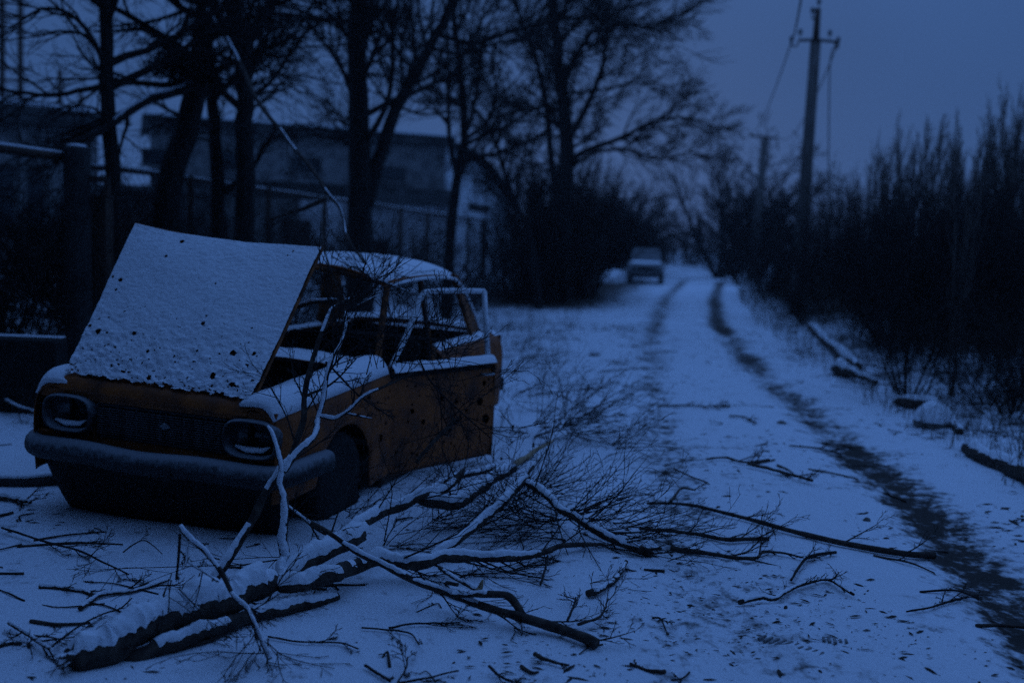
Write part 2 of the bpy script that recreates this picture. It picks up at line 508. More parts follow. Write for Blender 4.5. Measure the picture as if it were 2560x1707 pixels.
# front fenders
for sg in (1, -1):
    secs = []
    for b in [.09, .12, .2, .35, .47, .485, .55, .65, .75, .85, .95, 1.05, 1.14, 1.165, 1.25, 1.42]:
        top = .855 + .055 * (b / 1.4)
        k = 1 - .05 * max(0, (.2 - b) / .11) ** 2
        bot = arch(b, .82, .345, .30, .36 if b < .5 else .21)
        s = side_section(b, sg, top - .03 * max(0, (.2 - b) / .11) ** 2, bot)
        secs.append([(x * k, y, z) for x, y, z in s])
    P = loft_dense(secs, 70, 40)
    holes = []
    if sg > 0:
        for q in range(14):
            b = hole_rng.uniform(.9, 1.4); z = hole_rng.uniform(.45, .8)
            holes.append(((.775, b, z), hole_rng.choice([.007, .01, .014, .02])))
    fo = gridmesh('front_fender', P, PAINT, car, solid=.006, keep=dense_keep(P, holes), offset=-1 * sg)
    # snow lying on its top
    rows = []
    for b in np.linspace(.10, 1.40, 60):
        top = .858 + .055 * (b / 1.4)
        k = 1 - .05 * max(0, (.2 - b) / .11) ** 2
        row = []
        for j, t in enumerate(np.linspace(0, 1, 14)):
            s = .555 + t * .195
            zz = top + .002 - .03 * max(0, (.2 - b) / .11) ** 2 - .060 * max(0, (t - .62) / .38) ** 2
            th = .034 * math.sin(math.pi * min(1, max(0, t * .94 + .06))) ** .5 * min(1, (b - .095) / .06 + .15) * (.8 + .4 * float(fbm(b * 9, s * 9 + sg)))
            row.append((sg * s * k, b, zz + th))
        rows.append(row)
    gridmesh('snow_cover', rows, SNOW, fo, solid=.02, offset=1 if sg < 0 else -1)
# front panel, grille, lamps
fp = MB()
fp.box((-.74, .10, .772), (.74, .125, .826))
fp.box((-.74, .11, .50), (.74, .14, .582))
fp.box((-.05 - .335, .115, .58), (-.05 - .315, .135, .775))
front = fp.build('front_panel', PAINT, car, bevel=.006)
MB().box((-.45, .17, .55), (.46, .19, .80)).build('grille_backing', BLACK, car)
gr = MB()
gr.box((-.345, .105, .755), (.445, .125, .771)); gr.box((-.345, .105, .583), (.445, .125, .597))
grille = gr.build('grille', DARKM, car, bevel=.003)
gb = None
for k in range(12):
    z = .606 + k * .0122
    if gb is None:
        gb = MB().box((-.345, .108, -.0025), (.445, .128, .0025)).build('grille_bar', DULL, grille)
        gb.location.z = z
    else:
        c = gb.copy(); COL.objects.link(c); c.parent = grille; c.location.z = z
for s in (-.10, .045, .19, .32):
    MB().box((s - .003, .112, .598), (s + .003, .132, .755)).build('grille_divider', DULL, grille)
em = MB(); em.tube([(.055, .103, .685), (.085, .100, .69), (.115, .103, .685)], [.004, .022, .004], 8)
em.build('emblem', CHROME, grille, smooth=True)
def superring(cx, cz, w, h, b, n=28, e=3.2):
    out = []
    for k in range(n):
        a = 2 * math.pi * k / n
        c, s = math.cos(a), math.sin(a)
        out.append((cx + w * math.copysign(abs(c) ** (2 / e), c), b, cz + h * math.copysign(abs(s) ** (2 / e), s)))
    return out
for cx, cz in ((-.515, .695), (.605, .682)):
    rings = [superring(cx, cz, w, h, b) for w, h, b in [(.160, .105, .14), (.160, .105, .085), (.154, .099, .066), (.146, .092, .062), (.138, .086, .075), (.130, .080, .12)]]
    rings = [r + [r[0]] for r in rings]
    hl = gridmesh('headlight', rings, FROST, car)
    hl['label'] = 'hooded headlight with frosted rim' if cx > 0 else 'headlight with dim frosted rim'
    rings = [superring(cx, cz, w, h, b) for w, h, b in [(.1295, .0795, .115), (.115, .072, .155), (.06, .036, .19), (.004, .003, .195)]]
    rings = [r + [r[0]] for r in rings]
    gridmesh('reflector', rings, LENS, hl)
    MB().tube([(cx - .10, .108, cz - .045), (cx - .03, .104, cz - .058), (cx + .06, .104, cz - .052), (cx + .10, .108, cz - .03)], [.008, .016, .014, .004], 8).build('lens_reflection_strip', SNOW, hl, smooth=True)  # snow-white strip standing in for the reflection low in the lens
# bumper: a bowed section swept round the front
path = smooth_path([(-.83, .52, 0), (-.825, .30, 0), (-.79, .13, 0), (-.68, .045, 0), (-.35, .005, 0), (0, -.008, 0), (.35, .005, 0), (.68, .045, 0), (.79, .13, 0), (.825, .30, 0), (.83, .52, 0)], 64)
prof = [(.03, -.062), (-.004, -.060), (-.022, -.045), (-.034, -.02), (-.036, .005), (-.030, .032), (-.014, .052), (.008, .06), (.03, .06)]
T = np.gradient(path, axis=0); T /= np.linalg.norm(T, axis=1, keepdims=True)
N = np.stack([-T[:, 1], T[:, 0], 0 * T[:, 0]], 1)   # inward normal
P = np.array([[path[i] + N[i] * o_ + np.array([0, 0, .508 + h_ + .006 * math.sin(i * .35)]) for o_, h_ in prof] for i in range(len(path))])
bo = gridmesh('front_bumper', P, FROST, car, solid=.004)
MB().box((.185, -.052, .44), (.22, -.03, .515)).build('towing_eye', DARKM, bo, bevel=.008)
gridmesh('valance_and_shade_skirt', [[(s_ * (1 - .10 * t_), .10 + .12 * t_ ** 1.5 + .05 * abs(s_ / .74) ** 3, .455 - .345 * t_) for s_ in np.linspace(-.74, .76, 30)] for t_ in np.linspace(0, 1, 10)], BLACK, car, solid=.01)  # valance drawn down to the ground in black as the under-car shade
MB().box((-.60, .34, .17), (.60, 1.25, .19)).build('shade_undertray', BLACK, car)  # plate added to close the bay below and deepen the dark underneath
MB().tube([(-.62, .78, .24), (.62, .78, .24)], .035, 8).build('front_axle', DARKM, car, smooth=True)
# engine bay
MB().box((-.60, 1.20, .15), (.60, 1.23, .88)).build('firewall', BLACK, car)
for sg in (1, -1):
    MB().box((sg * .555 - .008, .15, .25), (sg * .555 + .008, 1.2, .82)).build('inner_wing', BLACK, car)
en = MB(); en.box((-.18, .45, .25), (.18, 1.0, .66)); en.box((-.12, .5, .66), (.10, .95, .76)); en.lathe([(.13, 0), (.14, .02), (.14, .09), (.05, .11)], 20, at=(.05, .72, .77))
en.build('engine_block', BLACK, car, bevel=.012)
MB().box((-.34, .20, .30), (.36, .26, .70)).build('radiator', DARKM, car, bevel=.01)
# bonnet, hinged at the nose and raised
def hood_pt(u, v):
    """u across 0..1, v 0..1 from the nose lip up to the free edge"""
    s = (-.575 + u * 1.15) * (1 + .02 * v)
    side = u
    top_b = .722 * (1 - side) + .825 * side; top_z = 1.712 * (1 - side) + 1.648 * side
    n_b = .150; n_z = .900 * (1 - side) + .868 * side
    if v < .09:
        t = v / .09
        b = .085 + (n_b - .085) * t ** 1.6; z = (n_z - .075) + .075 * math.sin(t * math.pi / 2)
    else:
        t = (v - .09) / .91
        b = n_b + (top_b - n_b) * t; z = n_z + (top_z - n_z) * t
        cr = 4 * u * (1 - u)
        nb, nz = -.79, .61
        w = .022 * cr * math.sin(math.pi * min(1, t * .9 + .08)) - .030 * cr * t ** 6
        b += nb * w; z += nz * w
        z -= .018 * cr * t ** 5
    return (s, b, z)
hrng = random.Random(11)
def disp_hole(dx, dy):   # photograph position of a hole -> u, v on the bonnet
    best = None
    for u in np.linspace(.02, .98, 60):
        for v in np.linspace(.1, .98, 60):
            w = CW(*hood_pt(u, v)) - EYE
            X = 1280 + FPX * (w @ r2) / (w @ fw); Y = 853.5 - FPX * (w @ u2) / (w @ fw)
            d = (X - dx) ** 2 + (Y - dy) ** 2
            if best is None or d < best[0]: best = (d, u, v)
    return best[1], best[2]
C1 = lambda x, y: (.3827 * x, 500 + .3827 * y)
hood_holes = []
for (x, y, r) in [(1195, 270, .016), (1100, 375, .010), (750, 508, .011), (805, 530, .017), (770, 592, .010), (650, 880, .019), (710, 880, .010), (885, 890, .015), (585, 830, .013),
                  (1335, 820, .015), (1530, 1010, .021), (1665, 1012, .014), (1305, 995, .009), (1440, 1012, .008), (970, 1000, .011), (770, 985, .009), (1405, 1170, .020), (1530, 1210, .020), (985, 1170, .018),
                  (1890, 382, .007), (1915, 340, .007), (1410, 560, .008), (1355, 775, .008), (660, 790, .008), (715, 775, .008), (1660, 850, .007)]:
    u, v = disp_hole(*C1(x, y)); hood_holes.append((hood_pt(u, v), r))
nu, nv = 150, 140
HP = np.array([[hood_pt(u, v) for v in np.linspace(0, 1, nv)] for u in np.linspace(0, 1, nu)])
hk = dense_keep(HP, [(h, r * .8) for h, r in hood_holes if r > .010])
hood = gridmesh('bonnet', HP, PAINT, car, solid=.012, keep=hk, offset=-1)
hood['label'] = 'raised orange bonnet crusted with thin snow'
nu, nv = 260, 250
HS = np.array([[hood_pt(u, v) for v in np.linspace(.075, .995, nv)] for u in np.linspace(.004, .996, nu)])
Uu, Vv = np.meshgrid(np.linspace(0, 1, nu), np.linspace(0, 1, nv), indexing='ij')
lump = fbm(Uu * 34, Vv * 40, 3); big = fbm(Uu * 5, Vv * 5, 2)
th = .004 + .034 * lump * (1 - .88 * np.clip(Vv * 2.0, 0, 1) ** .7) + .016 * big
keep = dense_keep(HS, [(h, r * .85) for h, r in hood_holes])
HS[:, :, 1] -= .79 * th; HS[:, :, 2] += .61 * th
edge = Vv[:-1, :-1]
keep &= ~((lump[:-1, :-1] * .6 + fbm(Uu * 14, Vv * 5, 2)[:-1, :-1] * .4) > .44 + edge * 9.0)
keep &= ~((fbm(Uu * 60, Vv * 70, 2)[:-1, :-1] > .74 + edge * .35))
gridmesh('snow_crust', HS, HSNOW, hood, keep=keep)
MB().tube([hood_pt(1, v) for v in np.linspace(.09, 1, 24)], .009, 6).build('bonnet_edge', RUST, hood, smooth=True)
MB().tube([hood_pt(0, v) for v in np.linspace(.09, 1, 24)], .008, 6).build('bonnet_edge', RUST, hood, smooth=True)
MB().tube([hood_pt(u, 1) for u in np.linspace(0, 1, 24)], .006, 6).build('bonnet_rim', RUST, hood, smooth=True)
for u in (.3, .7):
    MB().tube([hood_pt(u, .25), (-.575 + u * 1.15, .42, .80)], .010, 6).build('bonnet_prop', STEEL, hood, smooth=True)
# cowl with snow in bands
cw = [[(s, b, .895 + .03 * (1 - (s / .66) ** 2) + .02 * (b - 1.2)) for s in np.linspace(-.66, .66, 20)] for b in np.linspace(1.18, 1.50, 6)]
cowl = gridmesh('cowl', cw, PAINT, car, solid=.01)
for b0, b1 in ((1.185, 1.27), (1.30, 1.40), (1.425, 1.495)):
    rows = [[(s, b, .898 + .03 * (1 - (s / .66) ** 2) + .02 * (b - 1.2) + .022 * math.sin(math.pi * (b - b0 + .012) / (b1 - b0 + .024)) * (.5 + .9 * float(fbm(s * 12, b * 9)))) for s in np.linspace(-.63, .63, 60)] for b in np.linspace(b0, b1, 8)]
    gridmesh('snow_band', rows, SNOW, cowl)
# pillars, roof, screen frames
def both(fn):
    for sg in (1, -1): fn(sg)
def pillars(sg):
    MB().tube(smooth_path([(sg * .655, 1.47, .88), (sg * .625, 1.56, 1.08), (sg * .575, 1.75, 1.40)], 12), .024, 8).build('windscreen_pillar', RUST, car, smooth=True)
    MB().tube([(sg * .74, 2.30, .25), (sg * .69, 2.29, .92)], .035, 8).tube([(sg * .685, 2.29, .90), (sg * .565, 2.32, 1.40)], .022, 8).build('door_pillar', RUST, car, smooth=True)
    c = MB(); c.add([(sg * .545, 2.98, 1.41), (sg * .52, 3.16, 1.385), (sg * .60, 3.50, .95), (sg * .67, 3.12, .93)], [(0, 1, 2, 3)])
    o = c.build('rear_pillar', RUST, car); q = o.modifiers.new('s', 'SOLIDIFY'); q.thickness = .03
both(pillars)
def roof_z(s, b):
    t = (b - 1.72) / 1.48
    crown = 1.505 - .06 * (2 * t - .9) ** 2 * (1 if t > .45 else .6)
    return crown - .105 * abs(s / .585) ** 2.6
rb = np.linspace(1.72, 3.20, 26); rs = np.linspace(-.585, .585, 22)
roof = gridmesh('roof', [[(s * (1 - .04 * abs(2 * (b - 1.72) / 1.48 - 1)), b, roof_z(s, b)) for s in rs] for b in rb], PAINT, car, solid=.02)
nb_, ns_ = 70, 50
rows = []
for b in np.linspace(1.73, 3.19, nb_):
    row = []
    for s in np.linspace(-.57, .57, ns_):
        e = min(1, (b - 1.725) / .10, (3.197 - b) / .10, (.58 - abs(s)) / .07)
        row.append((s * (1 - .04 * abs(2 * (b - 1.72) / 1.48 - 1)), b, roof_z(s, b) + .003 + .045 * max(0, e) ** .5 * (.75 + .5 * float(fbm(s * 5, b * 5)))))
    rows.append(row)
gridmesh('snow_cover', rows, SNOW, roof)
both(lambda sg: MB().tube(smooth_path([(sg * .60, 1.74, 1.385), (sg * .612, 2.1, 1.408), (sg * .61, 2.6, 1.405), (sg * .592, 3.0, 1.365), (sg * .60, 3.25, 1.22), (sg * .645, 3.46, .96)], 26), .013, 6).build('drip_rail', FRAME, roof, smooth=True))
MB().tube(smooth_path([(-.64, 1.50, .90), (0, 1.43, .925), (.64, 1.50, .90)], 12), .018, 6).build('windscreen_frame', RUST, car, smooth=True)
MB().tube(smooth_path([(-.575, 1.75, 1.395), (0, 1.70, 1.47), (.575, 1.75, 1.395)], 12), .018, 6).build('windscreen_frame', RUST, car, smooth=True)
# rear body
for sg in (1, -1):
    secs = []
    b_list = [2.33, 2.45, 2.7, 2.85, 2.872, 2.95, 3.05, 3.2, 3.35, 3.48, 3.528, 3.55, 3.7, 3.9, 4.0, 4.06]
    for b in b_list:
        top = .905 - .015 * max(0, b - 3.3) / .7
        k = 1 - .06 * max(0, (b - 3.9) / .16) ** 2
        bot = arch(b, 3.20, .33, .29, .21 if b < 3.4 else .30)
        secs.append([(x * k, y, z) for x, y, z in side_section(b, sg, top, bot, .62 if b < 3.3 else .56)])
    rf = gridmesh('rear_side_panel', loft_dense(secs, 50, 30), PAINT, car, solid=.006, offset=-sg)
    rows = [[(sg * (.60 + t * .125), b, .907 - .015 * max(0, b - 3.3) / .7 - .03 * max(0, t - .6) + .028 * math.sin(math.pi * min(1, t + .05)) * (.4 + float(fbm(b * 7, t * 3 + sg)))) for t in np.linspace(0, 1, 10)] for b in np.linspace(2.38, 4.02, 60)]
    kp = np.array([[float(fbm(b * 4.1, sg * 3.0 + 5)) < .60 for _ in range(9)] for b in np.linspace(2.38, 4.02, 59)])
    gridmesh('snow_cover', rows, SNOW, rf, keep=kp, offset=-sg)
    MB().box((sg * .70 - .05, 1.40, .14), (sg * .70 + .05, 2.9, .235)).build('sill', STEEL, car, bevel=.015)
    MB().box((sg * .70 - .045, 1.42, .2355), (sg * .70 + .045, 2.30, .255)).build('sill_snow', SNOW, car, bevel=.008)
# boot lid
rows = [[(s, b, .925 - .05 * ((b - 3.42) / .63) ** 2 + .03 * (1 - (s / .6) ** 2)) for s in np.linspace(-.60, .60, 16)] for b in np.linspace(3.40, 4.06, 10)]
boot = gridmesh('boot_lid', rows, PAINT, car, solid=.01)
rows = [[(s, b, .925 - .05 * ((b - 3.42) / .63) ** 2 + .03 * (1 - (s / .6) ** 2) + .004 + .05 * min(1, (b - 3.40) / .05, (4.06 - b) / .07, (.60 - abs(s)) / .06) ** .5 * (.7 + .6 * float(fbm(s * 4, b * 6)))) for s in np.linspace(-.59, .59, 40)] for b in np.linspace(3.41, 4.05, 24)]
gridmesh('snow_cover', rows, SNOW, boot)
MB().box((-.74, 4.05, .28), (.74, 4.08, .88)).build('tail_panel', PAINT, car, bevel=.01)
MB().box((-.78, 4.07, .40), (.78, 4.16, .52)).build('rear_bumper', FROST, car, bevel=.03)
for sg in (1, -1):
    MB().box((sg * .64 - .06, 4.075, .62), (sg * .64 + .06, 4.10, .78)).build('tail_lamp', LENS, car, bevel=.01)
MB().tube(smooth_path([(-.50, 3.16, 1.385), (0, 3.21, 1.43), (.50, 3.16, 1.385)], 10), .016, 6).build('rear_window_frame', RUST, car, smooth=True)
# cabin
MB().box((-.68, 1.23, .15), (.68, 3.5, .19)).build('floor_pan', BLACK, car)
dsh = MB(); dsh.box((-.62, 1.36, .66), (.62, 1.54, .87)); dsh.build('dashboard', BLACK, car, bevel=.03)
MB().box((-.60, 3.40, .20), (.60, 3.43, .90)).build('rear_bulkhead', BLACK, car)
for s in (-.32, .32):
    st = MB().box((s - .23, 1.85, .30), (s + .23, 2.33, .46)).build('seat', SEAT, car, bevel=.05)
    sb = MB(); sb.box((-.22, -.05, 0), (.22, .06, .52), rot=np.array([[1, 0, 0], [0, math.cos(.25), math.sin(.25)], [0, -math.sin(.25), math.cos(.25)]]), at=(s, 2.32, .44))
    sb.build('backrest', SEAT, st, bevel=.045)
rbk = MB().box((-.58, 2.85, .30), (.58, 3.25, .46)).box((-.58, 3.22, .46), (.58, 3.36, .86)).build('rear_bench', SEAT, car, bevel=.05)
wa = np.linspace(0, 2 * math.pi, 25)
stw = MB(); stw.tube([(.32 + .19 * math.cos(t), 1.66 + .10 * math.sin(t), .86 + .16 * math.sin(t)) for t in wa], .012, 6, cap=False)
for t in (.2, math.pi - .2, 4.7): stw.tube([(.32, 1.66, .86), (.32 + .18 * math.cos(t), 1.66 + .095 * math.sin(t), .86 + .152 * math.sin(t))], .008, 6)
stw.tube([(.32, 1.66, .86), (.32, 1.40, .70)], .018, 6)
stw.build('steering_wheel', DARKM, car, smooth=True)
for o_ in list(car.children_recursive):
    if o_.type == 'MESH' and o_.name.split('.')[0] in ('rear_side_panel', 'boot_lid', 'tail_panel', 'rear_bumper', 'tail_lamp', 'snow_cover'):
        for v_ in o_.data.vertices:
            if v_.co.y > 3.45: v_.co.y = 3.45 + (v_.co.y - 3.45) * .5
# far-side and rear doors are shut; the near front door hangs open
def door_panel(L, z0, z1, n=60, mz=44, bulge=.035):
    P = np.zeros((n, mz, 3))
    for i, u in enumerate(np.linspace(0, L, n)):
        for j, t in enumerate(np.linspace(0, 1, mz)):
            z = z0 + (z1 - z0) * t
            x = bulge * math.sin(math.pi * min(1, t * .92 + .10)) - .055 * max(0, (t - .80) / .20) ** 1.7 - .03 * max(0, (.12 - t) / .12) ** 2
            P[i, j] = (x, u, z)
    return P
def window_frame(L, zb, zt, rake):
    return smooth_path([(0, .03, zb), (-.03, .03 + rake * .45, zb + .42 * (zt - zb)), (-.075, .03 + rake * .92, zt - .035), (-.085, .03 + rake * 1.15, zt - .004), (-.09, .03 + rake * 1.6, zt), (-.09, L * .75, zt - .003), (-.088, L - .03, zt - .01)], 40)
drng = random.Random(21)
def door(loc, ang, open_door, sg=1):
    d = empty('door', loc, -ang)
    d.parent = car
    L, z0, z1 = .98, .185, .895
    P = door_panel(L, z0, z1, 110, 80)
    holes = []
    if open_door:
        for u, z, r in [(.83, .60, .020), (.88, .72, .013), (.60, .62, .012), (.70, .55, .011), (.47, .66, .016), (.30, .52, .013), (.55, .43, .014), (.42, .38, .010), (.90, .47, .024), (.20, .60, .012), (.72, .36, .010)]:
            holes.append(((.03, u, z), r))
        for q in range(26):
            holes.append(((.03, drng.uniform(.05, .95), drng.uniform(.3, .8)), drng.uniform(.004, .009)))
    if sg < 0: P[:, :, 0] *= -1
    C = P.copy(); 
    kp = np.ones((109, 79), bool)
    cen = (P[:-1, :-1] + P[1:, 1:]) / 2
    for h, r in holes:
        dd = np.hypot(cen[:, :, 1] - h[1], cen[:, :, 2] - h[2])
        kp &= dd > 1.4 * r * (.8 + .5 * vnoise(cen[:, :, 1] * 80, cen[:, :, 2] * 80))
    skin = gridmesh('door_skin', P, PAINT, d, keep=kp, offset=-sg)
    MB().box((-.035 * 1.0, .01, z0 + .01), (-.005, L - .005, z1 - .02)).build('inner_panel', BLACK, d)
    MB().box((-.034, L - .004, z0 + .01), (.03, L + .010, z1 - .05)).build('door_edge', RUST, d)
    w = MB(); fr = window_frame(L, z1, 1.36, .33)
    if sg < 0: fr[:, 0] *= -1
    w.tube(fr, .018, 8)
    w.tube([fr[-1], (-.02 * sg, L - .03, z1)], .019, 8)
    wf = w.build('window_frame', FRAME, d, smooth=True)
    MB().tube([(-.085 * sg, .36, 1.355), (-.01 * sg, .38, z1)], .009, 6).build('vent_window_post', DARKM, wf, smooth=True)
    MB().box((.012, .03, z1 - .042), (.024, L, z1 - .026)).build('trim_strip', RUST, d)
    h = MB().tube(smooth_path([(.035 * sg, L - .16, .79), (.06 * sg, L - .145, .79), (.06 * sg, L - .05, .788), (.035 * sg, L - .035, .788)], 10), .009, 6).build('door_handle', CHROME, d, smooth=True)
    rows = [[(sg * (-.03 + t * .085), u, z1 - .006 - .055 * max(0, t - .45) ** 1.4 + .030 * math.sin(math.pi * min(1, t * .9 + .1)) * (.25 + 1.1 * float(fbm(u * 8, t * 3)))) for t in np.linspace(0, 1, 10)] for u in np.linspace(.02, L - .01, 50)]
    gridmesh('snow_cover', rows, SNOW, d, offset=-sg)
    return d
dr = door((.742, 1.43, 0), R(24), True)
dr['label'] = 'orange front door swung open and peppered with holes'
d2 = door((-.745, 1.43, 0), 0, False, -1)
# road wheels, tyres gone flat
def wheel(s, b, sg):
    w = empty('wheel', (s, b, .315)); w.parent = car
    t = MB().lathe([(.19, -.07), (.255, -.085), (.275, -.06), (.28, 0), (.275, .06), (.255, .085), (.19, .07)], 30, 'x')
    V = [(x * (1.25 if z < -.12 else 1), y * (1.1 if z < -.12 else 1), max(z, -.178)) for x, y, z in t.V]
    mesh('tyre', V, t.F, RUBBER, w)
    MB().lathe([(.19, -.05), (.195, -.03), (.17, 0), (.06, .02 * sg), (.05, .04 * sg)], 20, 'x').build('rim', STEEL, w, smooth=True)
for s, b, sg in ((.66, .82, 1), (-.66, .82, -1), (.66, 3.20, 1), (-.66, 3.20, -1)): wheel(s, b, sg)

# ------------------------------------------------------------------ trees and branches
class Tree:
    """collects limbs by level, builds trunk and crown meshes"""
    def __init__(s, seed): s.r = np.random.RandomState(seed); s.P = {}; s.R = {}
    def put(s, lvl, p, r): s.P.setdefault(lvl, []).append(p); s.R.setdefault(lvl, []).append(r)
    def unit(s, v): return v / (np.linalg.norm(v) + 1e-9)
    def grow(s, p, d, L, r, lvl, cfg):
        n = cfg['seg'][lvl]
        pts = [np.array(p, float)]; d = s.unit(np.array(d, float))
        for k in range(n):
            d = s.unit(d + s.r.normal(0, cfg['wig'][lvl], 3) + np.array([0, 0, cfg['up'][lvl]]))
            pts.append(pts[-1] + d * (L / n))
        pts = np.array(pts)
        rad = np.linspace(r, max(r * cfg['tip'], cfg['rmin']), n + 1)
        s.put(lvl, pts, rad)
        s.spawn(pts, rad, L, lvl, cfg)
    def spawn(s, pts, rad, L, lvl, cfg, t0=None, count=None):
        if lvl + 1 >= cfg['levels']: return
        n = count if count is not None else cfg['kids'][lvl]
        n = max(1, int(n * s.r.uniform(.75, 1.25)))
        t0 = cfg['t0'][lvl] if t0 is None else t0
        cum = np.r_[0, np.cumsum(np.linalg.norm(np.diff(pts, axis=0), axis=1))]
        if lvl + 2 == cfg['levels']:
            t = t0 + (1 - t0) * (np.arange(n) + s.r.rand(n)) / n
            q = t * cum[-1]; i = np.clip(np.searchsorted(cum, q, 'right') - 1, 0, len(pts) - 2)
            f = ((q - cum[i]) / np.maximum(cum[i + 1] - cum[i], 1e-9))[:, None]
            p = pts[i] * (1 - f) + pts[i + 1] * f; td = pts[i + 1] - pts[i]; td /= np.linalg.norm(td, axis=1, keepdims=True) + 1e-9
            sd2 = np.cross(td, s.r.normal(0, 1, (n, 3))); sd2 /= np.linalg.norm(sd2, axis=1, keepdims=True) + 1e-9
            a = cfg['ang'][lvl] * s.r.uniform(.7, 1.3, (n, 1))
            d = td * np.cos(a) + sd2 * np.sin(a)
            LL = (L * cfg['ratio'][lvl] * (1 - .45 * t) * s.r.uniform(.6, 1.25, n))[:, None]
            w = cfg['wig'][lvl + 1]; u_ = np.array([0, 0, cfg['up'][lvl + 1]])
            m1 = p + (d + s.r.normal(0, w, (n, 3)) + u_) * LL * .5
            m2 = m1 + (d + s.r.normal(0, w * 1.5, (n, 3)) + 2 * u_) * LL * .5
            rr = np.minimum(np.interp(q, cum, rad) * .62, cfg['rmax'][lvl])
            for k in range(n):
                s.put(lvl + 1, np.array([p[k], m1[k], m2[k]]), np.array([rr[k], max(rr[k] * .7, cfg['rmin']), max(rr[k] * cfg['tip'], cfg['rmin'])]))
            return
        for k in range(n):
            t = t0 + (1 - t0) * (k + s.r.rand()) / n
            q = t * cum[-1]
            i = min(np.searchsorted(cum, q, 'right') - 1, len(pts) - 2)
            f = (q - cum[i]) / max(cum[i + 1] - cum[i], 1e-9)
            p = pts[i] * (1 - f) + pts[i + 1] * f; rr = rad[i] * (1 - f) + rad[i + 1] * f
            td = s.unit(pts[i + 1] - pts[i])
            side = s.unit(np.cross(td, s.r.normal(0, 1, 3)))
            a = cfg['ang'][lvl] * s.r.uniform(.7, 1.3)
            d = td * math.cos(a) + side * math.sin(a)
            if 'bias' in cfg: d = d + np.array(cfg['bias']) * .35
            s.grow(p, d, L * cfg['ratio'][lvl] * (1 - .45 * t) * s.r.uniform(.6, 1.25), min(rr * .62, cfg['rmax'][lvl]), lvl + 1, cfg)
    def limb(s, pts, r0, r1, cfg, lvl=1, n=16, t0=.25, count=None, L=None):
        p = smooth_path(pts, n)
        p[1:-1] += s.r.normal(0, min(r0 * .10, .010), (n - 2, 3))
        rad = np.linspace(r0, r1, n)
        s.put(lvl, p, rad)
        length = np.linalg.norm(np.diff(p, axis=0), axis=1).sum()
        if count != 0: s.spawn(p, rad, L or length, lvl, cfg, t0, count)
        return p
    def build(s, parent, trunk_levels=(0, 1), names=('trunk', 'crown'), mats=None):
        mats = mats or (BARK, TWIG)
        O = []
        for nm, lv, m_ in ((names[0], trunk_levels, mats[0]), (names[1], [k for k in s.P if k not in trunk_levels], mats[1])):
            PL = []; Rl = []
            VV = []; FF = []; base = 0
            for k in lv:
                if k not in s.P: continue
                V, F = tubes(s.P[k], s.R[k], 8 if k == 0 else 6 if k == 1 else 4 if k == 2 else 3)
                VV.append(V); FF.append(F + base); base += len(V)
            if VV:
                loc = np.array(parent.matrix_basis.translation) if parent else np.zeros(3)
                O.append(mesh(nm, np.concatenate(VV) - loc, np.concatenate(FF), m_, parent))
        return O
def tcfg(levels=5, kids=(8, 8, 6, 6), ang=(.9, .7, .6, .5), ratio=(.5, .6, .65, .85), up=(.02, .03, .01, -.01, -.02), wig=(.05, .11, .12, .13, .12), seg=(8, 7, 5, 4, 3), rmax=(.06, .03, .012, .006), rmin=.003, t0=(.35, .2, .15, .15), tip=.3, **kw):
    return dict(levels=levels, kids=kids, ang=ang, ratio=ratio, up=up, wig=wig, seg=seg, rmax=rmax, rmin=rmin, t0=t0, tip=tip, **kw)
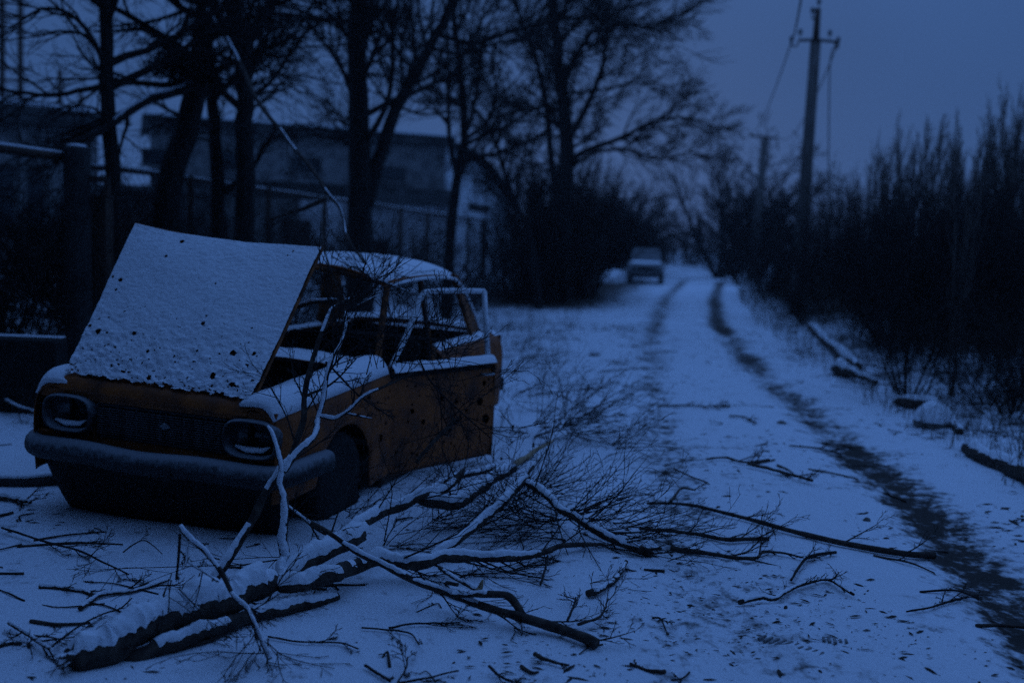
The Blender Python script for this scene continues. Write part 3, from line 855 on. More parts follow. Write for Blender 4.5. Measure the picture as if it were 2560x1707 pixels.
def snow_on(P, r, parent, name='snow_cap', loc=np.zeros(3), thick=1.0, lean=(0, -.12, 1), lo=0, hi=1, seed=1, gap=.0, narrow=.0):
    """snow lying along the upper side of a limb: a ridge that follows it"""
    rs = np.random.RandomState(seed)
    n = len(P); i0 = int(lo * n); i1 = max(i0 + 3, int(hi * n))
    P = P[i0:i1]; r = r[i0:i1]; n0 = len(P); n = n0 * 4
    P = smooth_path(P, n); r = np.interp(np.linspace(0, 1, n), np.linspace(0, 1, n0), r)
    T = np.gradient(P, axis=0); T /= np.linalg.norm(T, axis=1, keepdims=True) + 1e-9
    U = np.array(lean, float); U /= np.linalg.norm(U)
    up_ = U - T * (T @ U)[:, None]; flat = np.linalg.norm(up_, axis=1); up_ /= flat[:, None] + 1e-9
    sd_ = np.cross(T, up_)
    k = np.linspace(0, 1, n)
    q = rs.rand() * 50
    h = r * thick * .75 * (.3 + .7 * vnoise(k * n * .10 + q, k * 0 + 2) + .5 * vnoise(k * n * .35 + q, k * 0 + 5)) * np.clip(flat * 1.4 - .15, .0, 1) * np.minimum(1, np.minimum(k, 1 - k) * n * .12 + .05)
    if gap: h = h * np.clip((vnoise(k * n * .055 + q + 9, k * 0) - gap) * 5, .0, 1)
    ph = np.linspace(0, 1, 9)
    ragl = narrow + .05 + .14 * vnoise(k * n * .12 + q, k * 0 + 4) + .12 * vnoise(k * n * .45 + q, k * 0 + 4); ragr = narrow + .05 + .14 * vnoise(k * n * .12 + q, k * 0 + 11) + .12 * vnoise(k * n * .45 + q, k * 0 + 11)
    rows = []
    for f_ in ph:
        a = math.pi * (ragl + (1 - ragl - ragr) * f_)
        e = math.sin(math.pi * f_) ** .55
        w = 1.0 + .22 * (vnoise(k * n * .6 + q, k * 0 + f_ * 9) - .5)
        rows.append(P + sd_ * (r * w * 1.01 * np.cos(a))[:, None] + up_ * (r * np.sin(a) * 1.0 + h * e * w)[:, None])
    rows = np.array(rows) - loc
    # leave bare the stretches with no snow
    hm = (h[:-1] + h[1:]) / 2 > r[:-1] * .08
    if hm.sum() < 2: return None
    i = 0
    while i < n - 1:
        if not hm[i]: i += 1; continue
        j = i
        while j < n - 1 and hm[j]: j += 1
        if j - i >= 4: gridmesh(name, rows[:, i:j + 1], SNOW, parent)
        i = j

def tree(name, label, base, seed, cat='tree', group=None):
    e = empty(name, tuple(base)); tag(e, label, cat, group)
    return e, Tree(seed)
def base_of(x, y, depth):
    """foot of a trunk that meets pixel x at the given depth"""
    p = I(x, y, depth); return np.array([p[0], p[1], ground_z(p[0], p[1]) - .05])
def up_trunk(px_list, depth, dd=0):
    """trunk centreline through pixels; dd lets it drift in depth with height"""
    out = []
    for k, (x, y) in enumerate(px_list):
        out.append(I(x, y, depth + dd * k / max(1, len(px_list) - 1)))
    return out
big = tcfg(kids=(9, 9, 6, 6), ratio=(.42, .6, .68, .9), rmin=.004)
# 1 slim straight tree right of the gate
b = base_of(*D(250, 560), 11.5)
e, t = tree('bare_tree', 'slim straight bare tree rising just right of the dark gate pillar', b, 1)
t.limb([b] + up_trunk([D(258, 450), D(250, 250), D(242, 0), D(238, -250), D(235, -520)], 11.5), .115, .05, tcfg(), 0, 26, .45, 10, 5)
t.limb(up_trunk([D(252, 180), D(215, 95), D(165, 35), D(100, 20), D(20, 65)], 11.5, -.8), .035, .012, tcfg(), 1, 16, .2, 9, 2.2)
t.limb(up_trunk([D(258, 300), D(225, 255), D(190, 245), D(120, 250)], 11.5, .8), .022, .008, tcfg(), 1, 12, .2, 8, 1.6)
t.build(e)
# 2 leaning tree with the low snowy limb and the dark clump in it
b = base_of(*D(365, 560), 12.5)
e, t = tree('bare_tree', 'thick bare tree leaning right behind the raised bonnet, with a low snowy limb', b, 2)
t.limb([b] + up_trunk([D(385, 450), D(420, 330), D(450, 200), D(470, 60), D(480, -120), D(500, -400)], 12.5, .5), .20, .09, tcfg(), 0, 28, .4, 10, 5)
lp = t.limb(up_trunk([D(455, 195), D(400, 215), D(330, 235), D(260, 285), D(190, 320), D(100, 352)], 12.4, -1.6), .06, .03, tcfg(), 1, 24, .3, 9, 2.2)
lq = t.limb(up_trunk([D(455, 190), D(380, 195), D(280, 190), D(200, 205), D(110, 220), D(0, 205), D(-60, 190)], 12.4, -1.2), .045, .018, tcfg(), 1, 24, .25, 12, 2.4)
t.limb(up_trunk([D(470, 40), D(420, 20), D(370, -20), D(330, -90)], 12.6, -.8), .05, .02, tcfg(), 1, 12, .2, 12, 2.4)
t.build(e)
snow_on(lp, np.linspace(.06, .03, 24), e, loc=b, thick=.4, seed=3, gap=.5, narrow=.16)
snow_on(lq, np.linspace(.045, .018, 24), e, loc=b, thick=.4, seed=4, gap=.6, narrow=.2)
rs_ = np.random.RandomState(33)
PL = []; Rl = []
c0 = I(*D(402, 152), 12.2) - b
for k in range(900):
    v = rs_.normal(0, 1, 3); v /= np.linalg.norm(v); v *= np.array([.36, .3, .2]) * rs_.rand() ** .35
    w = rs_.normal(0, .07, 3)
    PL.append(np.array([c0 + v, c0 + v + w * .5, c0 + v + w + rs_.normal(0, .02, 3)])); Rl.append(np.array([.006, .005, .003]))
V, F = tubes(PL, Rl, 3)
mesh('mistletoe_clump', V, F, TWIG, e)
# 3 thin tree between
b = base_of(*D(497, 560), 14)
e, t = tree('bare_tree', 'thin dark bare tree standing between the two thick trunks behind the bonnet', b, 3)
t.limb([b] + up_trunk([D(500, 420), D(492, 300), D(484, 150), D(470, 0), D(455, -260)], 14, .4), .12, .05, tcfg(), 0, 24, .3, 14, 4)
t.build(e)
# 4 forked tree
b = base_of(*D(558, 570), 13.2)
e, t = tree('bare_tree', 'upright bare tree forking at mid height behind the top of the bonnet', b, 4)
t.limb([b] + up_trunk([D(562, 420), D(562, 250), D(556, 120), D(540, 0), D(520, -280)], 13.2, .2), .16, .07, big, 0, 26, .4, 9, 5)
t.limb(up_trunk([D(556, 110), D(590, 60), D(625, 5), D(680, -80), D(760, -220)], 13.2, .6), .085, .03, big, 1, 16, .2, 12, 3.6)
t.limb(up_trunk([D(553, 125), D(520, 70), D(490, 10), D(455, -90), D(430, -200)], 13.2, -.6), .06, .02, big, 1, 16, .2, 11, 3.2)
t.limb(up_trunk([D(628, 10), D(700, -10), D(780, -5), D(850, 20), D(905, 60), D(940, 120)], 13.6, .6), .03, .008, big, 1, 18, .2, 12, 2.6)
t.limb(up_trunk([D(562, 230), D(620, 190), D(670, 120), D(720, 60), D(790, 45), D(860, 90)], 13.2, 1), .035, .010, big, 1, 18, .25, 11, 2.4)
t.build(e)
# 5 the big forked tree behind the car
b = base_of(*D(830, 590), 16)
e, t = tree('bare_tree', 'large bare tree behind the car roof, splitting into two leaning limbs', b, 5)
t.limb([b] + up_trunk([D(828, 480), D(826, 380), D(822, 240), D(818, 100), D(822, -40), D(820, -300)], 16, .2), .24, .09, big, 0, 28, .35, 11, 6)
t.limb(up_trunk([D(842, 470), D(870, 370), D(905, 260), D(960, 160), D(1005, 70), D(1050, -20), D(1090, -150)], 16, 1.2), .13, .05, big, 1, 22, .3, 14, 5)
t.limb(up_trunk([D(836, 330), D(880, 260), D(900, 180), D(905, 60), D(930, -60)], 16, -.8), .06, .02, big, 1, 18, .25, 11, 3.4)
t.limb(up_trunk([D(818, 240), D(780, 150), D(735, 90), D(690, 40), D(640, 30)], 16, .6), .05, .015, big, 1, 18, .25, 12, 3.2)
t.limb(up_trunk([D(818, 110), D(780, 60), D(740, 20), D(700, 0)], 16, .8), .05, .015, big, 1, 14, .2, 10, 3)
t.limb(up_trunk([D(1000, 80), D(1090, 100), D(1170, 75), D(1260, 50), D(1350, 40), D(1430, 50), D(1520, 75)], 16.8, .8), .045, .012, big, 1, 22, .2, 20, 3.2)
t.limb(up_trunk([D(985, 110), D(1060, 125), D(1140, 100), D(1230, 95), D(1300, 130), D(1360, 160)], 16.8, -.6), .035, .010, big, 1, 20, .2, 16, 3.0)
t.limb(up_trunk([D(960, 165), D(920, 130), D(880, 60), D(850, 10)], 16.4, -.8), .04, .012, big, 1, 14, .2, 9, 2.8)
t.build(e)
# 6 thin double-stemmed tree at the fence
b = base_of(*D(1028, 610), 19)
e, t = tree('bare_tree', 'thin twin-stemmed bare tree beside the fence right of the car roof', b, 6)
t.limb([b] + up_trunk([D(1036, 520), D(1046, 430), D(1055, 380), D(1068, 300), D(1062, 200), D(1050, 110), D(1040, 0), D(1030, -150)], 19, .4), .12, .03, big, 0, 26, .35, 16, 5)
t.limb(up_trunk([D(1050, 405), D(1034, 330), D(1030, 250), D(1030, 150), D(1020, 40)], 19, .5), .06, .02, big, 1, 18, .25, 10, 3)
t.limb(up_trunk([D(1068, 320), D(1120, 280), D(1140, 220), D(1130, 130), D(1170, 60)], 19, -.6), .045, .014, big, 1, 16, .25, 10, 3)
t.build(e)
# 7 leaning sapling
b = base_of(*D(1240, 640), 24)
e, t = tree('bare_tree', 'slender bare tree bending left in front of the dense thicket', b, 7)
t.limb([b] + up_trunk([D(1220, 560), D(1190, 480), D(1160, 400), D(1135, 320), D(1085, 240), D(1060, 200)], 24, -.5), .10, .03, big, 0, 22, .35, 16, 5)
t.build(e)
# 8 the tall multi-stemmed tree by the road
b = base_of(*D(1290, 640), 28)
wide = tcfg(kids=(9, 10, 7, 6), ratio=(.42, .5, .65, .85), rmin=.006, up=(.02, .05, .05, .03, .02))
e, t = tree('bare_tree', 'tall many-stemmed bare tree by the road with a limb reaching right', b, 8)
t.limb([b] + up_trunk([D(1288, 500), D(1300, 400), D(1300, 300), D(1290, 200), D(1280, 100), D(1270, 0), D(1262, -160)], 28, .3), .30, .08, wide, 0, 28, .4, 14, 7)
t.limb(up_trunk([D(1285, 470), D(1268, 380), D(1255, 250), D(1235, 150), D(1200, 60), D(1170, -40)], 28, .8), .13, .04, wide, 1, 20, .3, 16, 4.6)
t.limb(up_trunk([D(1302, 330), D(1350, 240), D(1385, 150), D(1390, 70), D(1400, 0)], 28, -.8), .12, .04, wide, 1, 18, .25, 15, 4.4)
t.limb(up_trunk([D(1300, 180), D(1330, 120), D(1365, 70), D(1430, 20), D(1500, 10)], 28, .6), .08, .02, wide, 1, 16, .2, 18, 4)
t.limb(up_trunk([D(1300, 375), D(1350, 345), D(1420, 320), D(1490, 285), D(1560, 270), D(1640, 290)], 28, -.9), .10, .02, wide, 1, 22, .25, 20, 3.6)
t.limb(up_trunk([D(1310, 385), D(1370, 350), D(1440, 345), D(1520, 365), D(1590, 350), D(1660, 370)], 28, .7), .07, .015, wide, 1, 22, .3, 18, 3.2)
t.limb(up_trunk([D(1300, 215), D(1390, 205), D(1470, 190), D(1540, 200), D(1590, 240)], 28, .9), .05, .012, wide, 1, 20, .25, 14, 2.6)
t.limb(up_trunk([D(1350, 80), D(1420, 60), D(1500, 60), D(1560, 40), D(1610, 0)], 28, -.9), .05, .012, wide, 1, 20, .15, 16, 2.8)
t.limb(up_trunk([D(1290, 300), D(1240, 260), D(1190, 230), D(1130, 260)], 28, .9), .06, .015, wide, 1, 16, .25, 12, 3)
t.build(e)

# ------------------------------------------------------------------ shrubs, thicket, far trees (prototypes copied)
def shrub_mesh(seed, n, h, spread, cfg, r=.02):
    t = Tree(seed)
    for k in range(n):
        a = t.r.rand() * 6.283; s = spread * t.r.rand() ** .7
        d = np.array([math.cos(a) * s, math.sin(a) * s, 1])
        p = np.array([math.cos(a) * s * h * .12, math.sin(a) * s * h * .12, -.06])
        t.grow(p, d, h * t.r.uniform(.55, 1.05), r * t.r.uniform(.5, 1.1), 0, cfg)
    return t
def shrub_proto(name, seed, n, h, spread, cfg, r=.02, tl=(0,), m_=None):
    e = empty(name); t = shrub_mesh(seed, n, h, spread, cfg, r)
    m_ = m_ or TWIG; t.build(e, tl, ('stems', 'crown'), (m_, m_))
    return e
def copy_thing(o, loc, rz, sc, label, cat, group=None):
    c = o.copy(); COL.objects.link(c)
    for k in ('label', 'category', 'group'):
        if k in c: del c[k]
    for ch in o.children:
        d = ch.copy(); COL.objects.link(d); d.parent = c
    c.location = loc; c.rotation_euler = (0, 0, rz); c.scale = (sc[0], sc[0], sc[1])
    tag(c, label, cat, group)
    return c
sap = dict(levels=3, kids=(26, 7), ang=(.24, .35), ratio=(.22, .4), up=(.05, .12, .08), wig=(.05, .09, .12), seg=(8, 5, 3), rmax=(.010, .006), rmin=.004, t0=(.12, .2), tip=.2)
bushc = dict(levels=4, kids=(8, 7, 4), ang=(.55, .6, .6), ratio=(.5, .5, .5), up=(.03, .03, .02, .02), wig=(.10, .14, .18, .2), seg=(6, 5, 3, 3), rmax=(.012, .007, .004), rmin=.003, t0=(.15, .15, .2), tip=.25)
SAPS = [shrub_proto('sapling', 50 + k, 3 + k % 2, 4.6, .10, sap, .03, m_=SAPM) for k in range(4)]
BUSH = [shrub_proto('shrub', 60 + k, 14, 2.6, .75, bushc, .022) for k in range(3)]
FART = []
for k in range(3):
    e_ = empty('far_tree'); t_ = Tree(80 + k)
    cf = tcfg(levels=4, kids=(11, 8, 6), ratio=(.55, .5, .5), rmin=.014, ang=(.75, .65, .6), up=(.03, .05, .05, .03), t0=(.18, .15, .15), rmax=(.10, .04, .02), seg=(8, 6, 4, 3))
    for q in range(5):
        t_.grow((.1 * q, .05 * q, -.1), (t_.r.normal(0, .42), t_.r.normal(0, .42), 1), 7.5 * t_.r.uniform(.8, 1.1), .16, 0, cf)
    t_.build(e_, (0,)); FART.append(e_)
rs_ = np.random.RandomState(90)
used = {}
def place(proto_list, k, loc, sc, label, cat, group=None, rz=None):
    o = proto_list[k % len(proto_list)]
    rz = rs_.rand() * 6.28 if rz is None else rz
    if id(o) not in used:
        used[id(o)] = 1
        o.location = loc; o.rotation_euler = (0, 0, rz); o.scale = (sc[0], sc[0], sc[1])
        tag(o, label, cat, group)
        return o
    return copy_thing(o, loc, rz, sc, label, cat, group)
def top_height(x, ytop, depth):
    """metres above the ground for a top seen at pixel x, ytop"""
    p = I(x, ytop, depth); return p, p[2] - ground_z(p[0], p[1])
# thicket right of the road: tops follow the photograph's skyline
sky_r = np.array([(1640, 560), (1700, 545), (1760, 510), (1800, 470), (1850, 420), (1900, 395), (1980, 400), (2010, 350), (2060, 270), (2100, 255), (2140, 270), (2180, 300), (2230, 260), (2290, 235), (2352, 215), (2480, 190)], float)
for k in range(66):
    x = 1790 + (2470 - 1790) * (k + rs_.rand()) / 66
    ytop = np.interp(x, sky_r[:, 0], sky_r[:, 1]) - 25 + abs(rs_.normal(0, 55))
    dep = np.interp(x, [1790, 2000, 2350], [34, 24, 17]) * rs_.uniform(.85, 1.25)
    p, h = top_height(*D(x, ytop), dep)
    near = dep < 21
    place(SAPS, k, (p[0], p[1], ground_z(p[0], p[1]) - .05), (h / 4.6 * rs_.uniform(.8, 1.05), h / 4.4),
          'bare upright sapling at the near end of the thicket right of the road' if near else 'bare upright sapling in the far part of the thicket right of the road',
          'sapling', 'near saplings of the roadside thicket' if near else 'far saplings of the roadside thicket')
for k in range(22):
    x = 1680 + (2450 - 1680) * (k + rs_.rand()) / 22
    dep = np.interp(x, [1680, 1850, 2050, 2400], [40, 25, 17, 12.5]) * rs_.uniform(.95, 1.3)
    ytop = np.interp(x, [1680, 1800, 1900, 2100, 2400], [545, 480, 470, 450, 430]) + rs_.normal(0, 25)
    p, h = top_height(*D(x, ytop), dep)
    place(BUSH, k, (p[0], p[1], ground_z(p[0], p[1]) - .05), (max(.6, h / 2.4), h / 2.4), 'dense leafless shrub filling the foot of the thicket right of the road', 'shrub', 'shrubs at the foot of the right thicket')
# dark shrubs round the tall tree on the left verge
for k in range(11):
    x = 1180 + 180 * (k + rs_.rand()) / 11
    dep = rs_.uniform(25, 33)
    ytop = np.interp(x, [1180, 1240, 1300, 1380, 1410], [420, 370, 345, 390, 470]) + abs(rs_.normal(0, 50))
    p, h = top_height(*D(x, ytop), dep)
    place(BUSH, k, (p[0], p[1], ground_z(p[0], p[1]) - .05), (h / 3.0, h / 2.5), 'dark leafless shrub crowding the foot of the tall roadside tree', 'shrub', 'shrubs round the tall roadside tree')
for k in range(9):
    x = 1195 + 195 * (k + rs_.rand()) / 9
    p, h = top_height(*D(x, np.interp(x, [1190, 1300, 1380, 1440], [330, 300, 350, 440]) + rs_.normal(0, 35)), rs_.uniform(27, 36))
    place(SAPS, k, (p[0], p[1], ground_z(p[0], p[1]) - .05), (h / 3.6, h / 4.4), 'slim bare sapling among the shrubs round the tall roadside tree', 'sapling', 'saplings round the tall roadside tree')
# far trees closing the road
for k, (x, ytop, dep, lab) in enumerate([(1655, 325, 55, 'round-crowned bare tree by the far utility pole right of the road'), (1592, 480, 85, None), (1470, 480, 85, None), (1425, 420, 66, None), (1530, 540, 105, None), (1555, 535, 120, None), (1500, 535, 110, None), (1455, 500, 95, None), (1615, 480, 100, None), (1735, 430, 62, None), (1700, 360, 60, None), (1400, 400, 70, None), (1350, 380, 75, None), (1700, 470, 75, None), (1760, 470, 62, None)]):
    p, h = top_height(*D(x, ytop), dep)
    place(FART, k, (p[0], p[1], -.1), (h / 7.8, h / 8.0), lab or 'hazy bare tree in the distance where the road disappears', 'tree', None if lab else 'hazy far trees closing the road')
for k in range(14):
    x = 1465 + 290 * (k + rs_.rand()) / 14
    p, h = top_height(*D(x, rs_.uniform(555, 600)), rs_.uniform(70, 84))
    place(BUSH, k, (p[0], p[1], -.1), (h / 1.9, h / 2.4), 'low dark brush closing the view where the road bends away', 'shrub', 'brush where the road bends away')
for k in range(11):
    x = 1375 + 135 * (k + rs_.rand()) / 11
    p, h = top_height(*D(x, np.interp(x, [1375, 1440, 1510], [410, 465, 550]) + rs_.normal(0, 15)), rs_.uniform(50, 58))
    place(BUSH, k, (p[0], p[1], -.1), (h / 2.4, h / 2.4), 'dark leafless shrub behind the far car', 'shrub', 'shrubs behind the far car')
for k in range(15):
    y_ = rs_.uniform(25, 41); x_ = rutx(RL_, y_) - rs_.uniform(1.6, 5.2)
    place(BUSH, k, (x_, y_, ground_z(x_, y_) - .04), (rs_.uniform(.25, .5), rs_.uniform(.16, .30)), 'low dead brush on the left verge short of the far car', 'shrub', 'dead brush on the left verge')
for k in range(26):
    y_ = 9.5 + 26 * rs_.rand() ** 1.2; x_ = rutx(RR_, y_) + rs_.uniform(1.7, 4.2)
    place(BUSH, k, (x_, y_, ground_z(x_, y_) - .05), (rs_.uniform(.3, .62), rs_.uniform(.25, .55)), 'low tangled undergrowth spilling from the thicket to the right road edge', 'shrub', 'undergrowth along the right road edge')
# bush on the right verge, and stems by it
p = ON(D(2085, 905))
place(BUSH, 0, (p[0], p[1], p[2] - .03), (.62, .80), 'thin-stemmed leafless bush on the right verge beside the snowy stone', 'bush')
p = ON(D(2190, 960)); 
place(SAPS, 1, (p[0] + .5, p[1] + 1.2, p[2]), (.45, .62), 'lone thin sapling standing behind the verge bush', 'sapling')
# low brush along the fence behind the car and under the trees
for k in range(30):
    x = -60 + 1180 * (k + rs_.rand()) / 30
    dep = rs_.uniform(9.5, 15) if x < 700 else rs_.uniform(18, 30)
    q = I(*D(x, 600), dep)
    h = rs_.uniform(.9, 2.2)
    place(BUSH, k + 1, (q[0], q[1], ground_z(q[0], q[1]) - .05), (h / 2.2, h / 2.4), 'low tangled brush growing along the fence behind the wrecked car', 'shrub', 'brush along the fence')
# ground cover: dry weed stalks through the snow
def weeds(name, n, region, hmin, hmax, label, seed):
    r_ = np.random.RandomState(seed); PL = []; Rl = []
    while len(PL) < n:
        x, y = region(r_)
        z = ground_z(x, y); h = r_.uniform(hmin, hmax); v = r_.normal(0, .35, 2)
        PL.append(np.array([(x, y, z - .02), (x + v[0] * h * .4, y + v[1] * h * .4, z + h * .6), (x + v[0] * h, y + v[1] * h, z + h * r_.uniform(.7, 1.05))]))
        w = r_.uniform(.0015, .0035) * (1 + y * .02); Rl.append(np.array([w, w * .8, w * .4]))
    V, F = tubes(PL, Rl, 3)
    o = mesh(name, V, F, WEED); tag(o, label, 'weeds', kind='stuff')
def reg_right(r_):
    y = 5.5 + 34 * r_.rand() ** 1.5; return rutx(RR_, y) + .8 + 9 * r_.rand() ** 1.2 * min(1, y / 10), y
def reg_left(r_):
    y = 8 + 30 * r_.rand(); xl_ = rutx(RL_, y); return xl_ - 1.2 - 6 * r_.rand() ** .8 * min(1, y / 16), y
weeds('dry_weeds', 7500, reg_right, .06, .60, 'dry weed stalks poking through snow along the right verge', 1)
def reg_deep(r_):
    y = 10 + 30 * r_.rand() ** 1.3; return rutx(RR_, y) + 1.9 + 8 * r_.rand(), y
weeds('dead_undergrowth', 14000, reg_deep, .25, 1.1, 'dense dead undergrowth at the foot of the right thicket', 3)
weeds('dry_weeds', 3600, reg_left, .04, .30, 'dry weed stalks poking through snow along the left verge', 2)

# ------------------------------------------------------------------ buildings, fence, poles
def horizon_box(mb, A, B, z0, z1, depth, thick):
    pass
# warehouse behind the trees: long wall and pale end wall under a rounded roof
wh = empty('warehouse', (0, 0, 0))
tag(wh, 'long dilapidated warehouse with dark eaves and a pale end wall behind the trees', 'building')
A = I(*D(1022, 560), 45.0); B = I(*D(345, 545), 40.5); E_ = I(*D(1168, 575), 56.0)
A[2] = B[2] = E_[2] = 0
hA = I(*D(1022, 318), 45.0)[2]; hB = I(*D(290, 262), 40.0)[2]
dAB = (B - A); LAB = np.linalg.norm(dAB); ux = dAB / LAB
dAE = (E_ - A); LAE = np.linalg.norm(dAE); uy = dAE / LAE
def W(u, v, z, out=0.0):
    """point on the long wall: u along from the corner, out toward the camera"""
    nrm = np.array([-ux[1], ux[0], 0]); nrm = nrm if nrm[1] < 0 else -nrm
    return A + ux * u + nrm * out + np.array([0, 0, z]) + uy * v
def wall_quad(name, u0, u1, z0, z1, out, m_, th=.12, parent=wh):
    V = [W(u0, 0, z0, out), W(u1, 0, z0, out), W(u1, 0, z1, out), W(u0, 0, z1, out), W(u0, 0, z0, out - th), W(u1, 0, z0, out - th), W(u1, 0, z1, out - th), W(u0, 0, z1, out - th)]
    return mesh(name, V, [(0, 1, 2, 3), (7, 6, 5, 4), (0, 4, 5, 1), (1, 5, 6, 2), (2, 6, 7, 3), (3, 7, 4, 0)], m_, parent, False)
HW = hA
wall_quad('lower_wall', 6.5, LAB, -.2, HW * .50, 0, BRICKW, .3)
wall_quad('rendered_wall', 0, 6.49, -.2, HW * .50, .01, PALEW, .3)
wall_quad('upper_wall', 0, LAB, HW * .62, HW - .35, -.05, CONC, .3)
wall_quad('canopy_band', -.1, 4.6, HW * .50, HW * .62, .5, ROOFM, .8)
wall_quad('dark_band', 4.6, LAB, HW * .50, HW * .62, -.12, CONCD, .2)
wall_quad('eaves', -.3, LAB + .3, HW - .35, HW - .05, .25, ROOFM, .6)
rf_ = wall_quad('roof', -.3, LAB + .3, HW - .04, HW + .05, .3, ROOFM, 9)
wall_quad('snow_cover', -.28, LAB + .28, HW + .055, HW + .13, .27, SNOW, 8.9, rf_)
for u0, u1, z0, z1 in [(1.9, 3.4, .67, .77), (5.6, 6.9, .69, .79), (8.6, 10.0, .68, .80), (11.5, 12.8, .68, .79)]:
    w_ = wall_quad('window', u0, u1, HW * z0, HW * z1, -.01, CONCD, .1)
    wall_quad('sill', u0 - .1, u1 + .1, HW * z0 - .10, HW * z0 - .02, .09, CONC, .1, w_)
    wall_quad('pane', u0 + .08, u1 - .08, HW * z0 + .06, HW * z1 - .06, .015, GLASS, .02, w_)
for u0, u1, z0, z1 in [(6.0, 7.2, .06, .36), (2.6, 4.4, .10, .24), (9.4, 10.8, .05, .38)]:
    wall_quad('doorway', u0, u1, HW * z0, HW * z1, .012, BLACK, .02)
# pale end wall with a curved top
prof = []
for k in range(15):
    t_ = k / 14
    prof.append((t_, HW * (1.02 - .36 * t_ ** 2.2)))
V = [tuple(A + dAE * t_ + np.array([0, 0, -.2])) for t_, _ in prof] + [tuple(A + dAE * t_ + np.array([0, 0, z_ - .3])) for t_, z_ in prof]
ew = mesh('end_wall', V, [(k, k + 1, 16 + k, 15 + k) for k in range(14)], PLASTER, wh, False)
q = ew.modifiers.new('s', 'SOLIDIFY'); q.thickness = .25; q.offset = -1
rows = [[A + dAE * t_ + np.array([0, 0, z_ - .28]) + (ux * o_) for o_ in (-.5, 4.0)] for t_, z_ in prof]
er = gridmesh('curved_roof', rows, ROOFM, wh, solid=.25)
def end_quad(name, t0, t1, z0, z1, m_, off=.03, parent=wh):
    nn = -ux
    V = [A + dAE * t0 + nn * off + np.array([0, 0, z0]), A + dAE * t1 + nn * off + np.array([0, 0, z0]), A + dAE * t1 + nn * off + np.array([0, 0, z1]), A + dAE * t0 + nn * off + np.array([0, 0, z1])]
    o = mesh(name, V, [(0, 1, 2, 3)], m_, parent, False); q = o.modifiers.new('s', 'SOLIDIFY'); q.thickness = .04
    return o
end_quad('corner_pier', -.01, .12, -.2, HW * .66, PLASTER, .12)
end_quad('patched_panel', .30, .62, HW * .50, HW * .56, CONCD)
# low building at far left
lb = empty('low_building', (0, 0, 0))
tag(lb, 'grey low building with pale piers behind the gate at the far left', 'building')
LBm = MB()
pL = I(*D(-160, 500), 26); pR = I(*D(225, 520), 29); pL[2] = pR[2] = 0
hl_ = I(*D(100, 245), 27.5)[2]
def LW(name, t0, t1, z0, z1, out, m_, th=.25, parent=lb):
    d_ = pR - pL; n_ = np.array([d_[1], -d_[0], 0]); n_ /= np.linalg.norm(n_)
    V = []
    for o_ in (out, out - th):
        V += [pL + d_ * t0 + n_ * o_ + np.array([0, 0, z0]), pL + d_ * t1 + n_ * o_ + np.array([0, 0, z0]), pL + d_ * t1 + n_ * o_ + np.array([0, 0, z1]), pL + d_ * t0 + n_ * o_ + np.array([0, 0, z1])]
    return mesh(name, V, [(0, 1, 2, 3), (7, 6, 5, 4), (0, 4, 5, 1), (1, 5, 6, 2), (2, 6, 7, 3), (3, 7, 4, 0)], m_, parent, False)
LW('wall', 0, 1, -.2, hl_ - .5, 0, CONC, 6)
LW('roof', -.02, 1.02, hl_ - .49, hl_, .4, ROOFM, 6.8)
LW('snow_cover', -.015, 1.015, hl_ + .004, hl_ + .1, .35, SNOW, 6.7)
for t_ in (.18, .52, .70, .97):
    LW('pier', t_ - .022, t_ + .022, -.2, hl_ - .5, .12, CONC, .11)
for t_ in (.27, .42, .60, .83):
    w_ = LW('window', t_ - .055, t_ + .055, 1.2, 3.2, .02, CONCD, .018)
    LW('pane', t_ - .045, t_ + .045, 1.35, 3.05, .035, GLASS, .012, w_)
sd0 = base_of(*D(290, 560), 36); shd = empty('low_shed', tuple(sd0)); tag(shd, 'low dark shed seen between the slim tree and the leaning tree', 'shed')
szt = I(*D(290, 425), 36)[2] - sd0[2]
MB().box((-2.2, 0, -.1), (2.4, 3, szt - .2)).build('wall', CONCD, shd)
MB().box((-2.4, -.3, szt - .19), (2.6, 3.2, szt)).build('roof', ROOFM, shd)
MB().box((-.6, -.03, 0), (.5, -.004, 1.9)).build('door', STEEL, shd)
# substation gantry far left
ga = empty('steel_gantry', tuple(base_of(*D(45, 500), 48)))
tag(ga, 'tall steel substation gantry with crossbars far behind the low building', 'gantry')
g0 = np.array(ga.location)
def rel(p): return np.array(p) - g0
gm = MB()
for x in (5, 47): MB().tube([rel(I(*D(x, 330), 48)), rel(I(*D(x, -60), 48))], .13, 6).build('post', STEEL, ga, smooth=True)
for y in (158, 185, 40): MB().tube([rel(I(*D(-60, y - 3), 48)), rel(I(*D(70 if y > 100 else 50, y + 2), 48))], .08, 6).build('crossbar', STEEL, ga, smooth=True)
for k in range(5): MB().tube([rel(I(*D(5, 30 + k * 30), 48)), rel(I(*D(47, 45 + k * 30), 48))], .03, 5).build('brace', STEEL, ga, smooth=True)
for x, yt in ((138, 160), (186, 215)):
    st_ = empty('chimney_stack', tuple(base_of(*D(x, 500), 50)))
    tag(st_, 'tall narrow vent stack left of the slim tree' if x < 150 else 'short vent stack close beside the slim tree', 'stack')
    s0 = np.array(st_.location); tp = I(*D(x, yt), 50) - s0
    MB().tube([(0, 0, 0), (tp[0] * .5, 0, tp[2] * .62)], .26, 10).build('base_drum', CONC, st_, smooth=True)
    MB().tube([(tp[0] * .5, 0, tp[2] * .6), (tp[0], 0, tp[2])], .12, 8).build('pipe', STEEL, st_, smooth=True)
